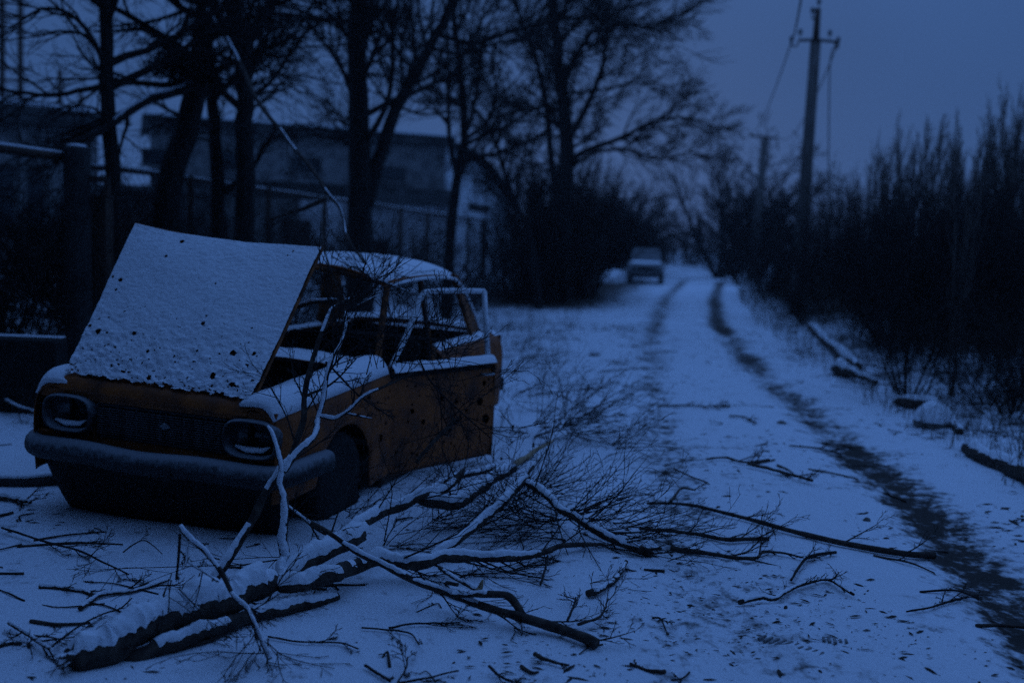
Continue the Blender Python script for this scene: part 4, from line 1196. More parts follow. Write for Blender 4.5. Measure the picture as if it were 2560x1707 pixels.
# gate pillar with its rail, gate post, hinge
gp = base_of(*D(180, 850), 10.2)
pil = empty('gate_pillar', tuple(gp))
tag(pil, 'thick dark concrete gate pillar left of the wrecked car', 'pillar')
ph_ = I(*D(185, 338), 10.2)[2] - gp[2]
pm = MB().lathe([(.135, -.2), (.135, ph_ - .06), (.125, ph_ - .02), (.09, ph_)], 10); pm.build('shaft', CONCD, pil, bevel=.01)
MB().lathe([(.10, ph_), (.09, ph_ + .02), (.04, ph_ + .03)], 10).build('snow_cap', SNOW, pil, smooth=True)
ra = I(*D(-120, 325), 9.6) - gp; rb_ = I(*D(150, 362), 10.2) - gp
MB().tube([ra, rb_], .045, 8).build('top_rail', STEEL, pil, smooth=True)
MB().tube([ra + [0, 0, .046], rb_ + [0, 0, .046]], [.022, .016], 6).build('rail_snow', SNOW, pil, smooth=True)
hz = I(*D(212, 418), 10.2)[2] - gp[2]
MB().box((.10, -.03, hz), (.33, .03, hz + .06)).box((.28, -.03, hz - .13), (.33, .03, hz)).build('hinge_bracket', STEEL, pil)
gpo = base_of(*D(232, 850), 10.6); gph = I(*D(238, 452), 10.6)[2] - gpo[2]
gt = empty('gate_post', tuple(gpo)); tag(gt, 'square steel gate post against the slim tree beside the pillar', 'post')
MB().box((-.10, -.10, -.1), (.10, .10, gph)).build('shaft', STEEL, gt, bevel=.008)
MB().box((-.11, -.11, gph), (.11, .11, gph + .015)).build('cap_plate', STEEL, gt)
# wire fence running back along the road
F0 = np.array([-5.1, 11.6]); F1 = np.array([-1.15, 36.0])
fe = empty('wire_fence', (F0[0], F0[1], 0))
tag(fe, 'rusty pipe-framed wire fence running back behind the car', 'fence')
fd = (F1 - F0); fl = np.linalg.norm(fd); fd = fd / fl
npost = 9
FH = 2.12
def fpt(s, z): 
    x, y = F0 + fd * s; return np.array([x - F0[0], y - F0[1], ground_z(x, y) + z])
for k in range(npost + 1):
    s = fl * k / npost
    MB().tube([fpt(s, -.2), fpt(s, FH + .06)], .05 if k < npost else .12, 8).build('post', STEEL if k < npost else CONCD, fe, smooth=True)
for z in (FH, .35):
    rl = MB().tube([fpt(s, z) for s in np.linspace(0, fl, 30)], .032, 6).build('rail', STEEL, fe, smooth=True)
    MB().tube([fpt(s, z + .034) for s in np.linspace(0, fl, 60)], [.018 * (.4 + float(vnoise(k * .6, z))) for k in range(60)], 5).build('rail_snow', SNOW, rl, smooth=True)
PL = []; Rl = []
for s in np.arange(0, fl, .16):
    for sl in (-1, 1):
        e_ = s + sl * 1.75
        if 0 <= e_ <= fl:
            PL.append(np.array([fpt(s, .35), fpt((s + e_) / 2, 1.2), fpt(e_, FH)])); Rl.append(np.full(3, .004))
V, F = tubes(PL, Rl, 3); wm = mesh('wire_mesh', V, F, STEEL, fe); wm['kind'] = 'stuff'
# utility poles and their wires
def insulator(name, p, parent):
    o = MB().lathe([(.012, -.06), (.012, 0), (.05, .005), (.055, .04), (.03, .06), (.05, .07), (.045, .10), (.02, .13)], 10).build(name, INSUL, parent, smooth=True)
    o.location = tuple(p); return o
P0 = base_of(*D(1845, 600), 24.0)
po = empty('utility_pole', tuple(P0))
tag(po, 'tall near utility pole with crossarm and insulators rising from the right thicket', 'utility pole')
top = I(*D(1879, 20), 24.0) - P0; bot = I(*D(1848, 450), 24.0) - P0
ax_ = (top - bot) / (top[2] - bot[2]); foot = bot - ax_ * bot[2]
MB().tube([foot, foot + ax_ * top[2] * .9, ], [.165, .12], 10).build('pole', POLEW, po, smooth=True)
MB().tube([foot + ax_ * top[2] * .86, top], [.09, .07], 8).build('steel_extension', STEEL, po, smooth=True)
aL = I(*D(1835, 93), 24) - P0; aR = I(*D(1920, 97), 24) - P0
MB().tube([aL, (aL + aR) / 2 + [0, -.12, 0], aR], .035, 6).build('crossarm', STEEL, po, smooth=True)
ends = []
for (x, y) in [(1838, 80), (1818, 96), (1906, 82), (1925, 98), (1866, 30), (1881, 10)]:
    p_ = I(*D(x, y), 24) - P0
    insulator('insulator', p_, po); ends.append(p_ + P0)
for pts in ([(1835, 93), (1830, 106), (1820, 106), (1818, 98)], [(1920, 97), (1918, 110), (1926, 110), (1926, 100)], [(1872, 40), (1866, 44), (1866, 34)]):
    MB().tube(smooth_path([I(*D(*q_), 24) - P0 for q_ in pts], 10), .018, 6).build('insulator_hook', STEEL, po, smooth=True)
P1 = base_of(*D(1742, 600), 50.0)
pf = empty('utility_pole', tuple(P1))
tag(pf, 'distant utility pole with a short crossarm standing among the far trees', 'utility pole')
t1 = I(*D(1758, 318), 50) - P1; b1 = I(*D(1744, 460), 50) - P1; ax1 = (t1 - b1) / (t1[2] - b1[2])
MB().tube([b1 - ax1 * b1[2], t1], [.24, .17], 8).build('pole', POLEW, pf, smooth=True)
MB().tube([I(*D(1722, 312), 50) - P1, I(*D(1786, 318), 50) - P1], .06, 6).build('crossarm', STEEL, pf, smooth=True)
MB().tube([I(*D(1785, 318), 50) - P1, I(*D(1787, 345), 50) - P1], .035, 6).build('strut', STEEL, pf, smooth=True)
for x in (1724, 1745, 1784): insulator('insulator', I(*D(x, 309), 50) - P1, pf)
def wire(a_, b_, sag, label):
    n = 24; k = np.linspace(0, 1, n)[:, None]
    P = np.array(a_) * (1 - k) + np.array(b_) * k; P[:, 2] -= sag * 4 * (k * (1 - k))[:, 0]
    o = MB().tube(P, .016, 4).build('power_line', STEEL, None, smooth=True); tag(o, label, 'power line')
wire(ends[1], I(*D(1724, 309), 50), .5, 'slack wire from the near pole crossarm down to the distant pole')
wire(ends[3], I(*D(1784, 309), 50), 1.0, 'wire from the right end of the near crossarm to the distant pole')
wire(ends[1] + np.array([0, -.05, .02]), I(*D(1900, -420), 9.0), .4, 'wire running from the near crossarm up over the road')
o = MB().tube(smooth_path([ends[3], I(*D(1908, 130), 24), I(*D(1904, 250), 24), I(*D(1903, 460), 24)], 14), .016, 5).build('hanging_cable', STEEL, None, smooth=True)
tag(o, 'loose cable hanging straight down beside the near utility pole', 'cable')

# ------------------------------------------------------------------ fallen branches in the foreground
def gp_(p, z):
    """pixel + height above the local ground"""
    q = G(*p, z)
    for _ in range(2): q = G(*p, ground_z(q[0], q[1]) + z)
    return q
twc = dict(levels=5, kids=(9, 6, 4, 3), ang=(.75, .6, .6, .6), ratio=(.35, .5, .5, .5), up=(.0, .02, .02, .01, 0), wig=(.05, .08, .12, .14, .15), seg=(8, 6, 4, 3, 3), rmax=(.010, .005, .003, .002), rmin=.0012, t0=(.25, .15, .15, .15), tip=.25)
class Fallen:
    def __init__(s, name, label, cat='branch', group=None, seed=1):
        s.e = None; s.name = name; s.label = label; s.cat = cat; s.group = group; s.t = Tree(seed); s.items = []; s.seed = seed
    def limb(s, pts, r0, r1, snow=0, kids=0, n=26, name='limb', lo=0, hi=1, lean=(0, -.15, 1), gap=0.0, L=None, kt0=.3, cfg=twc, knob=.12, mat_=None, narrow=.03):
        p = smooth_path(pts, n)
        if s.e is None:
            s.e = empty(s.name, tuple(p[0])); tag(s.e, s.label, s.cat, s.group); s.o = p[0].copy()
        k = np.linspace(0, 1, n); q = s.t.r.rand() * 99
        jit = (np.stack([vnoise(k * n * .35 + q, k * 0 + j * 7) for j in range(3)], 1) - .5) * r0 * .5
        jit[0] = 0
        p = p + jit
        rad = (r0 + (r1 - r0) * k) * (1 + knob * 2 * (vnoise(k * n * .6 + q, k * 0 + 33) - .5))
        if r0 > .02: rad[0] *= .55; rad[1] *= .9; rad[-1] *= .7
        V, F = tubes([p - s.o], [rad], 10 if r0 > .012 else 6)
        nn = 10 if r0 > .012 else 6
        F = F.tolist() + [list(range(nn))[::-1], list(range((n - 1) * nn, n * nn))]
        o = mesh(name, V, F, mat_ or (BARKF if r0 > .006 else TWIG), s.e)
        if snow: snow_on(p, rad, o if False else s.e, loc=s.o, thick=snow, lean=lean, lo=lo, hi=hi, seed=s.seed + len(s.items), gap=gap, narrow=narrow)
        if kids:
            s.t.spawn(p, rad, L or np.linalg.norm(np.diff(p, axis=0), axis=1).sum(), 1, dict(cfg, kids=(0, kids) + tuple(cfg['kids'][1:3]), levels=cfg['levels']), kt0)
        s.items.append(p)
        return p
    def spray(s, p, d, n, L, spread=.5, r=.004):
        for k in range(n):
            dd = s.t.unit(np.array(d, float)) + s.t.r.normal(0, spread, 3)
            s.t.grow(p + s.t.r.normal(0, .03, 3), dd, L * s.t.r.uniform(.5, 1.1), r * s.t.r.uniform(.6, 1.1), 2, twc)
    def done(s, keep_above=True):
        PL = []; Rl = []
        for k in s.t.P:
            for p, r in zip(s.t.P[k], s.t.R[k]):
                p = p.copy()
                g_ = gz(p[:, 0], p[:, 1])
                p[:, 2] = np.maximum(p[:, 2], g_ + .006)
                PL.append(p - s.o); Rl.append(r)
        if PL:
            V, F = tubes(PL, Rl, 4)
            mesh('twigs', V, F, TWIG, s.e)
        return s.e
# A the big fallen limb
fa = Fallen('fallen_bough', 'thick snow-topped fallen bough lying across the foreground with a forked upright stem', seed=101)
tr = fa.limb([gp_(C4(190, 1300), .03), gp_(C4(500, 1190), .06), gp_(C4(800, 1060), .08), gp_(C4(1050, 960), .09), gp_(C4(1300, 880), .10), gp_(C4(1560, 790), .11)], .068, .054, .95, 5, 34, 'stem', gap=.03, knob=.08)
for x_, y_, z_, r_ in [(110, 1330, .05, .016), (130, 1290, .08, .014), (150, 1370, .02, .018), (175, 1265, .09, .010), (120, 1360, .03, .010)]:
    fa.limb([gp_(C4(330, 1255 + (x_ % 7) * 4), .045), gp_(C4(230, 1290 + (x_ % 5) * 6), .04), gp_(C4(x_, y_), z_)], r_ * 1.6, r_ * .3, .5, 0, 10, 'splinter')
fa.limb([gp_(C4(1520, 800), .11), gp_(C4(1720, 800), .11), gp_(C4(1950, 745), .10), gp_(C5(330, 890), .10), gp_(C5(480, 845), .10), gp_(C5(600, 815), .11), gp_(C5(820, 845), .10), gp_(C5(1000, 805), .10), gp_(C5(1160, 795), .09), gp_(C5(1300, 815), .07), gp_(C5(1450, 785), .05), gp_(C5(1650, 745), .04), gp_(C5(1900, 730), .03)], .042, .010, .95, 16, 50, hi=.80, gap=.05)
fa.limb([gp_(C4(1540, 770), .12), gp_(C4(1700, 690), .13), gp_(C4(1900, 590), .14), gp_(C4(2100, 480), .15), gp_(C5(250, 760), .16), gp_(C5(450, 640), .17), gp_(C5(640, 525), .18), gp_(C5(820, 455), .20), gp_(C5(960, 400), .22), gp_(C5(1080, 300), .28)], .046, .020, 1.0, 6, 44, hi=.97)
fa.limb([gp_(C5(800, 460), .18), gp_(C5(930, 490), .16), gp_(C5(1060, 490), .15), gp_(C5(1240, 350), .17), gp_(C5(1380, 275), .18)], .034, .030, .9, 3, 24)
fa.limb([gp_(C5(1370, 278), .18), gp_(C5(1450, 215), .20), gp_(C5(1530, 165), .22), gp_(C5(1605, 115), .25)], .026, .008, 0, 0, 12, 'splintered_end', mat_=SPLINTER)
fa.limb([gp_(C5(860, 450), .20), gp_(C5(1000, 350), .20), gp_(C5(1150, 310), .20), gp_(C5(1310, 265), .21)], .020, .014, 1.0, 3, 20)
u = I(*C4(1565, 780), 4.46)
upr = fa.limb([gp_(C4(1560, 790), .11), I(*C4(1588, 640), 4.21), I(*C4(1590, 450), 4.22), I(*C4(1590, 300), 4.23), I(*C4(1575, 150), 4.24), I(*C3(2000, 880), 4.25), I(*C3(1960, 720), 4.27), I(*C3(1905, 610), 4.3)], .025, .010, 1.0, 2, 34, lean=(.15, -1, .45))
fa.limb([I(*C3(2015, 930), 4.25), I(*C3(2130, 790), 4.28), I(*C3(2230, 700), 4.33), I(*C3(2262, 560), 4.46), I(*C2(540, 1160), 4.46), I(*C2(565, 1000), 4.47), I(*C2(600, 880), 4.5), I(*C2(690, 700), 4.55), I(*C2(690, 560), 4.6)], .019, .006, .9, 7, 34, lean=(.2, -.8, .8), gap=.15)
fa.limb([I(*C2(510, 1250), 4.46), I(*C2(600, 1270), 4.44), I(*C2(690, 1230), 4.43), I(*C2(800, 1130), 4.44), I(*C2(950, 1060), 4.46), I(*C2(1120, 980), 4.5)], .011, .004, 1.0, 5, 22, lean=(0, -.5, 1), hi=.7)
fa.limb([I(*C2(690, 1235), 4.43), I(*C2(780, 1255), 4.42), I(*C2(860, 1270), 4.42)], .006, .003, .9, 2, 10)
fa.spray(I(*C2(620, 900), 4.5), (.6, .1, .5), 5, .55, .5)
fa.spray(gp_(C5(1000, 380), .25), (.3, .2, 1), 4, .5, .6)
fa.done()
# B second log under it
fb = Fallen('fallen_log', 'dark half-buried log lying just below the thick fallen bough', 'log', seed=102)
fb.limb([gp_(C4(560, 1300), .0), gp_(C4(700, 1255), .015), gp_(C4(900, 1190), .03), gp_(C4(1150, 1110), .03), gp_(C4(1400, 1010), .03), gp_(C4(1700, 950), .02), gp_(C4(1950, 890), .01)], .034, .024, .7, 3, 36, 'stem', lo=.12, gap=.2)
fb.done()
# C long slender branch crossing to the right
fc = Fallen('fallen_branch', 'long slender snow-dusted branch pointing to the right foreground with a curved side arm', seed=103)
fc.limb([gp_(C5(180, 600), .35), gp_(C5(300, 670), .30), gp_(C5(440, 765), .24), gp_(C5(620, 860), .18), gp_(C5(800, 950), .13), gp_(C5(960, 1005), .10), gp_(C5(1180, 1085), .07), gp_(C5(1400, 1155), .05), gp_(C5(1600, 1215), .035), gp_(C5(1760, 1265), .03), gp_(C5(1860, 1318), .02)], .010, .021, 1.0, 7, 44, 'stem', lo=.12, hi=.62, gap=.05, L=.9)
fc.limb([gp_(C5(1010, 1025), .10), gp_(C5(1180, 1020), .12), gp_(C5(1330, 1032), .12), gp_(C5(1395, 1090), .08), gp_(C5(1425, 1150), .05)], .013, .018, .5, 2, 20, hi=.6, gap=.2)
fc.limb([gp_(C5(935, 865), .18), gp_(C5(1050, 940), .15), gp_(C5(1175, 1005), .125)], .008, .011, .3, 2, 12)
fc.limb([gp_(C5(1165, 1005), .125), gp_(C5(1180, 970), .15), gp_(C5(1190, 940), .18)], .014, .004, 0, 0, 8, 'splintered_end', mat_=SPLINTER)
fc.done()
# D hooked branch
fd_ = Fallen('fallen_branch', 'hooked snowy branch arching over the thick bough in the foreground', seed=104)
hk_ = fd_.limb([I(*C4(915, 425), 3.75), I(*C4(960, 490), 3.74), I(*C4(1080, 600), 3.72), I(*C4(1190, 730), 3.70), I(*C4(1260, 870), 3.67), I(*C4(1350, 975), 3.64), gp_(C4(1385, 1030), .16), gp_(C4(1430, 1150), .10), gp_(C4(1505, 1295), .02)], .010, .010, 1.1, 3, 34, 'stem', lean=(.3, -.5, 1), gap=.06, L=.6)
fd_.limb([I(*C4(915, 480), 3.75), I(*C4(905, 620), 3.74), I(*C4(888, 780), 3.73)], .006, .0045, 0, 2, 10)
fd_.limb([I(*C4(965, 520), 3.74), I(*C4(958, 650), 3.73), I(*C4(930, 710), 3.72)], .005, .004, .9, 2, 10, lean=(0, -1, .4))
fd_.limb([I(*C4(960, 660), 3.73), I(*C4(1060, 725), 3.70), I(*C4(1165, 795), 3.66)], .004, .003, .8, 2, 10)
fd_.spray(I(*C4(885, 790), 3.73), (-.2, -.1, -1), 9, .30, .4, .003)
fd_.spray(gp_(C4(1470, 1200), .05), (.2, -.5, -.3), 9, .35, .4, .003)
fd_.spray(gp_(C4(1300, 1150), .05), (.1, -.6, .05), 6, .35, .4, .003)
fd_.done()
# E dark leaning branch against the car wing
fe_ = Fallen('leaning_branch', 'dark knobbly branch leaning up from the bough against the front wing', seed=105)
fe_.limb([I(*C4(1035, 890), 4.02), I(*C4(1180, 730), 4.08), I(*C4(1280, 560), 4.14), I(*C4(1420, 330), 4.22), I(*C4(1560, 70), 4.3), I(*C3(2070, 830), 4.36), I(*C3(2150, 600), 4.42), I(*C2(420, 1150), 4.5), I(*C2(450, 1000), 4.58), I(*C2(500, 820), 4.66), I(*C2(560, 640), 4.74), I(*C2(610, 550), 4.8), I(*C2(690, 500), 4.85)], .021, .009, .8, 9, 44, 'stem', gap=.58, lean=(-.3, -.4, .8), kt0=.35, L=1.2)
fe_.limb([I(*C2(690, 505), 4.85), I(*C2(725, 490), 4.84), I(*C2(735, 460), 4.83)], .012, .008, 1.1, 0, 8)
fe_.limb([I(*C2(440, 1120), 4.5), I(*C2(600, 1040), 4.46), I(*C2(760, 880), 4.45), I(*C2(690, 1000), 4.45)][:3], .007, .003, 0, 4, 14)
fe_.spray(I(*C2(720, 500), 4.85), (.5, .1, .5), 7, .45, .5, .004)
fe_.done()
# F crossing twiggy branch in front of the door
ff = Fallen('fallen_branch', 'twiggy thin branch slanting across the open door', seed=106)
ff.limb([gp_(C5(0, 470), .30), I(*C5(200, 620), 4.55), I(*C5(300, 680), 4.5)], .008, .010, .3, 3, 14, 'stem')
ff.limb([I(*C2(560, 900), 4.75), I(*C2(780, 1120), 4.78), I(*C2(1000, 1270), 4.8)], .006, .003, 0, 6, 16)
ff.limb([I(*C2(1150, 1560), 4.72), I(*C2(1260, 1430), 4.76), I(*C2(1385, 1300), 4.82), I(*C2(1400, 1270), 4.83)], .008, .010, 0, 5, 14)
ff.limb([I(*C2(1160, 850), 5.0), I(*C2(1240, 1020), 4.9), I(*C2(1380, 1170), 4.85), I(*C2(1640, 1400), 4.8)], .005, .003, 0, 8, 16)
for q_ in [(1150, 850), (1000, 900), (1380, 1000), (1300, 850), (900, 950), (1380, 1300)]:
    ff.spray(I(*C2(*q_), 4.95), (.2, 0, .4), 8, .5, .8, .003)
ff.done()
# G snow-topped prop and its dark continuation
fg = Fallen('fallen_branch', 'straight snow-topped branch propped between the two boughs', seed=107)
fg.limb([gp_(C5(880, 800), .05), gp_(C5(1050, 700), .09), gp_(C5(1200, 580), .14), gp_(C5(1330, 460), .19), gp_(C5(1450, 335), .24)], .022, .024, 1.0, 3, 26, 'stem')
fg.done()
fh = Fallen('fallen_branch', 'dark bare branch sloping down right into the brushwood pile', seed=108)
fh.limb([gp_(C5(1430, 345), .24), gp_(C5(1560, 440), .20), gp_(C5(1700, 550), .14), gp_(C5(1950, 690), .06), gp_(C5(2200, 790), .02)], .024, .022, .35, 14, 28, 'stem', gap=.3, L=1.4)
for q_, z_, d_ in [((1700, 560), .12, (.8, .3, .25)), ((1500, 420), .2, (.7, .9, .35)), ((1800, 620), .08, (.9, .1, .15)), ((1950, 680), .06, (1, -.1, .1)), ((1650, 600), .08, (-.6, -.2, .2)), ((1500, 600), .06, (-.4, -.4, .2))]:
    fh.spray(gp_(C5(*q_), z_), d_, 11, .62, .34, .0042)
fh.done()
# I brushwood: twig sprays right of the door
bi = Fallen('brushwood', 'tangle of fine brushwood twigs spreading onto the road right of the open door', 'brushwood', seed=109)
bi.limb([gp_(C5(1450, 330), .15), gp_(CR1(760, 1400), .2), gp_(CR1(900, 1180), .3), gp_(CR1(980, 1100), .35)], .012, .005, .2, 8, 18, 'stem', L=1.0)
bi.limb([gp_(C5(1300, 230), .1), gp_(C5(1360, 80), .25), gp_(C5(1370, 30), .32)], .011, .008, 1.0, 4, 12, L=.6, lean=(0, -.8, .6))
bi.limb([gp_(C5(1490, 160), .15), gp_(C5(1500, 100), .22), gp_(C5(1570, 70), .26), gp_(C5(1650, 10), .32)], .009, .006, 1.0, 4, 12, L=.6)
for q_, z_, d_, n_, L_ in [((800, 1340), .15, (.9, .5, .4), 16, 1.0), ((620, 1330), .12, (.8, .6, .45), 14, 1.0), ((480, 1150), .15, (.9, .3, .25), 9, .9), ((520, 900), .12, (1, .1, .12), 8, 1.1), ((850, 1380), .10, (1, .1, .25), 16, 1.0), ((460, 1000), .2, (.9, .3, .3), 8, .9), ((1150, 1500), .08, (.8, .4, .3), 10, .8), ((480, 800), .1, (.9, .5, .1), 7, 1.0)]:
    bi.spray(gp_(CR1(*q_), z_), d_, int(n_ * 1.0), L_ * .75, .30, .0038)
for q_, z_, d_, n_, L_ in [((900, 620), .03, (.6, .5, .2), 10, .5), ((1150, 620), .04, (.7, .3, .2), 12, .5), ((1000, 560), .05, (-.2, .6, .3), 9, .5), ((1300, 560), .05, (.8, .2, .2), 12, .55), ((620, 720), .03, (.6, .4, .25), 9, .45), ((1450, 480), .06, (.8, .4, .2), 12, .6), ((400, 560), .05, (.3, .5, .4), 9, .5)]:
    bi.spray(gp_(C5(*q_), z_), d_, n_, L_, .40, .0035)
bi.done()
def boot_print(label, pts, w, bars):
    P = smooth_path([ON(p) for p in pts], bars); e_ = MB()
    T_ = P[-1] - P[0]; T_ /= np.linalg.norm(T_); S_ = np.array([-T_[1], T_[0], 0])
    o_ = empty('boot_print', tuple(P[0])); tag(o_, label, 'footprint')
    for k in range(bars):
        wk = w * (.6 + .4 * math.sin(math.pi * (k + .5) / bars)) * (1 if k != bars * 2 // 3 else .5)
        c_ = P[k] - P[0] + np.array([0, 0, .004])
        q_ = [c_ - S_ * wk - T_ * .006, c_ + S_ * wk - T_ * .004, c_ + S_ * wk + T_ * .005, c_ - S_ * wk + T_ * .006]
        MB().add([v + np.array([0, 0, .002]) for v in q_] + [v - np.array([0, 0, .01]) for v in q_], [(0, 1, 2, 3), (0, 4, 5, 1), (1, 5, 6, 2), (2, 6, 7, 3), (3, 7, 4, 0)]).build('tread_mark', SLUSH, o_)
boot_print('ridged boot print in the snow at the lower right of the road', [CR3(900, 1095), CR3(1060, 1140), CR3(1220, 1190)], .040, 10)
boot_print('faint second boot print beside the ridged boot print', [CR3(1240, 1105), CR3(1300, 1112), CR3(1365, 1118)], .028, 5)
# J broken limb hung up in the trees and resting on the roof
bj = Fallen('hanging_limb', 'snow-dusted broken limb slanting down from the trees onto the car roof', seed=110)
bj.limb([I(*C6(1300, 60), 12.6), I(*C6(1420, 230), 12.0), I(*C6(1500, 370), 11.4), I(*C6(1590, 560), 10.6), I(*C6(1690, 720), 9.8), I(*C6(1800, 860), 9.1), I(*C6(1920, 1010), 8.5), I(*C6(2040, 1170), 7.9), I(*C6(2150, 1320), 7.4), I(*C2(700, 90), 7.0), I(*C2(790, 210), 6.8), I(*C2(900, 370), 6.65)], .032, .009, .4, 11, 54, 'stem', narrow=.20, gap=.5, kt0=.4, L=1.6)
bj.limb([I(*C6(2060, 1260), 7.9), I(*C6(1950, 1310), 8.0), I(*C6(1830, 1350), 8.1), I(*C6(1680, 1400), 8.2)], .020, .008, .5, 4, 16, gap=.5, narrow=.15)
bj.limb([I(*C2(530, -10), 7.0), I(*C2(540, 100), 6.6), I(*C2(560, 200), 6.3), I(*C2(640, 430), 6.0)], .008, .004, 0, 4, 14)
bj.limb([I(*C2(910, 370), 6.5), I(*C2(1000, 405), 6.45), I(*C2(1100, 440), 6.4)], .009, .004, 1.0, 3, 12)
bj.limb([I(*C2(900, 390), 6.5), I(*C2(800, 310), 6.5), I(*C2(700, 270), 6.5), I(*C2(600, 210), 6.5)], .009, .004, .3, 4, 12)
bj.limb([I(*C2(910, 380), 6.5), I(*C2(980, 320), 6.5), I(*C2(1060, 240), 6.5)], .008, .003, 0, 3, 12)
bj.spray(I(*C2(905, 385), 6.5), (0, -.1, .3), 12, .6, .9, .004)
bj.spray(I(*C2(905, 400), 6.5), (0, -.1, -.8), 9, .6, .5, .004)
bj.done()
# K inside-the-screen branch
bk = Fallen('fallen_branch', 'snowy branch poking across the empty windscreen opening', seed=111)
bk.limb([I(*C2(340, 560), 5.75), I(*C2(450, 520), 5.7), I(*C2(560, 505), 5.65), I(*C2(640, 500), 5.6)], .012, .010, 1.0, 2, 14, 'stem')
bk.limb([I(*C2(770, 540), 5.6), I(*C2(830, 500), 5.6), I(*C2(880, 475), 5.65)], .008, .006, 1.0, 2, 10)
bk.done()
# L the stick across the road
def stick(label, pts, r0, r1, z=.02, kids=3, snow=0, seed=1, name='fallen_stick', n=26, group=None, L=None, spr=None):
    s_ = Fallen(name, label, 'stick', group, seed)
    P = [gp_(p, z) for p in pts]
    s_.limb(P, r0, r1, snow, kids, n, 'stem', L=L)
    if spr:
        for q_, d_ in spr: s_.spray(gp_(q_, z), d_, 6, .4, .4, .003)
    return s_.done()
stick('long straight stick lying across the road toward the right rut', [CR3(262, 350), CR3(400, 352), CR3(520, 362), CR3(700, 405), CR3(880, 452), CR3(1100, 512), CR3(1400, 582), CR3(1700, 630), CR3(1850, 640)], .008, .020, .025, 5, 0, 201, n=40, L=.7)
stick('stubby forked stick standing at the upper end of the long stick', [CR3(390, 345), CR3(430, 290), CR3(455, 265), CR3(530, 275)], .012, .006, .05, 2, 0, 202, L=.3)
stick('thin twiggy stick below the upper half of the long stick', [CR3(220, 488), CR3(480, 512), CR3(700, 552), CR3(860, 545), CR3(940, 548)], .010, .012, .02, 6, 0, 203, L=.8)
stick('brown stick with spreading twigs lying parallel below the long stick', [CR3(390, 598), CR3(560, 622), CR3(840, 657), CR3(900, 620), CR3(1000, 625), CR3(1130, 652)], .014, .004, .02, 6, 0, 204, L=.8)
stick('curved twig bending toward the lower side of the long stick', [CR3(1060, 775), CR3(1120, 680), CR3(1180, 640), CR3(1310, 622)], .006, .009, .02, 4, 0, 205, L=.5)
stick('dark crooked stick with a bark lump in the road centre foreground', [CR3(770, 900), CR3(900, 870), CR3(960, 880), CR3(1040, 830), CR3(1240, 770), CR3(1330, 810), CR3(1410, 855)], .012, .007, .02, 5, .3, 206, L=.5)
stick('thin stick with a fuzzy tip near the right rut in the foreground', [CR3(1700, 950), CR3(1850, 922), CR3(1950, 890), CR3(2000, 880)], .004, .006, .015, 5, 0, 207, L=.4)
stick('wavy stick lying mid-road beyond the long stick', [CR3(590, 105), CR3(700, 97), CR3(800, 122), CR3(940, 108)], .007, .010, .02, 5, 0, 208, L=.6)
stick('dark stick with a raised twig just beyond the long stick', [CR3(820, 130), CR3(950, 160), CR3(1030, 185), CR3(1180, 222)], .012, .010, .03, 5, 0, 209, L=.5)
stick('short stick pointing down right left of the track centre', [CR3(410, 160), CR3(500, 200), CR3(600, 236)], .007, .005, .02, 2, 0, 210)
stick('thin stick in mid-road pointing toward the right rut', [CR3(1050, 30), CR3(1200, 45), CR3(1340, 77)], .007, .008, .02, 3, 0, 211)
stick('straight thin stick lying across the middle of the road', [CR1(1420, 1217), CR1(1600, 1210), CR1(1750, 1216), CR1(1900, 1212)], .010, .006, .02, 5, 0, 212, L=.7)
stick('bent stick in mid-road beside the right rut', [CR1(1890, 1280), CR1(1980, 1285), CR1(2070, 1325)], .009, .007, .02, 3, 0, 213)
stick('long thin stick lying across the far left of the road', [CR1(1050, 990), CR1(1150, 980), CR1(1270, 970), CR1(1390, 970)], .008, .006, .02, 3, 0, 214)
stick('curved stick lying on snow right of the open door', [CR1(570, 1150), CR1(750, 1125), CR1(900, 1110), CR1(1040, 1090), CR1(1060, 1010)], .008, .005, .03, 4, 0, 215)
stick('forked twig standing in snow at the lower right of the brushwood', [CR3(-330, 800), CR3(-300, 700), CR3(-290, 640)], .006, .004, .05, 3, 0, 216)
stick('short curved dark stick below the brushwood pile', [C5(1810, 1020), C5(1900, 985), C5(1980, 920), C5(2040, 830)], .016, .010, .02, 2, .2, 217)
stick('upright forked twig beside the tip of the long slender branch', [C5(1690, 1180), C5(1730, 1080), C5(1740, 1040)], .006, .004, .04, 4, 0, 218, L=.4)
stick('branched twig right of the tip of the long slender branch', [C5(1750, 1200), C5(1850, 1170), C5(1900, 1130), C5(1930, 1050)], .007, .003, .03, 6, 0, 219, L=.6)
stick('beaded thin twig on the snow below the hooked branch', [C4(1490, 1150), C4(1700, 1185), C4(1950, 1190), C4(2080, 1230)], .004, .003, .012, 4, 0, 220, L=.3)
stick('thin curved twig on the snow below the long slender branch', [C5(480, 1220), C5(620, 1230), C5(760, 1250), C5(820, 1320)], .004, .003, .012, 2, 0, 221, L=.3)
stick('long thin twig lying below the arm of the slender branch', [C5(640, 1220), C5(800, 1195), C5(1060, 1190)], .005, .003, .014, 3, 0, 222, L=.4)
stick('dark twig at the lower edge left of the footprint track', [C5(500, 1440), C5(580, 1490), C5(650, 1535)], .006, .005, .014, 1, 0, 223)
stick('straight twig at the bottom edge of the picture', [C5(700, 1545), C5(880, 1510), C5(1050, 1470)], .005, .003, .014, 1, 0, 224)
stick('budded twig rising near the bottom edge', [C5(690, 1540), C5(740, 1460), C5(750, 1390)], .004, .003, .03, 4, 0, 225, L=.3)
stick('forked dark twig near the bottom edge right of centre', [C5(1230, 1445), C5(1290, 1500), C5(1370, 1540)], .006, .004, .015, 4, 0, 226, L=.4)
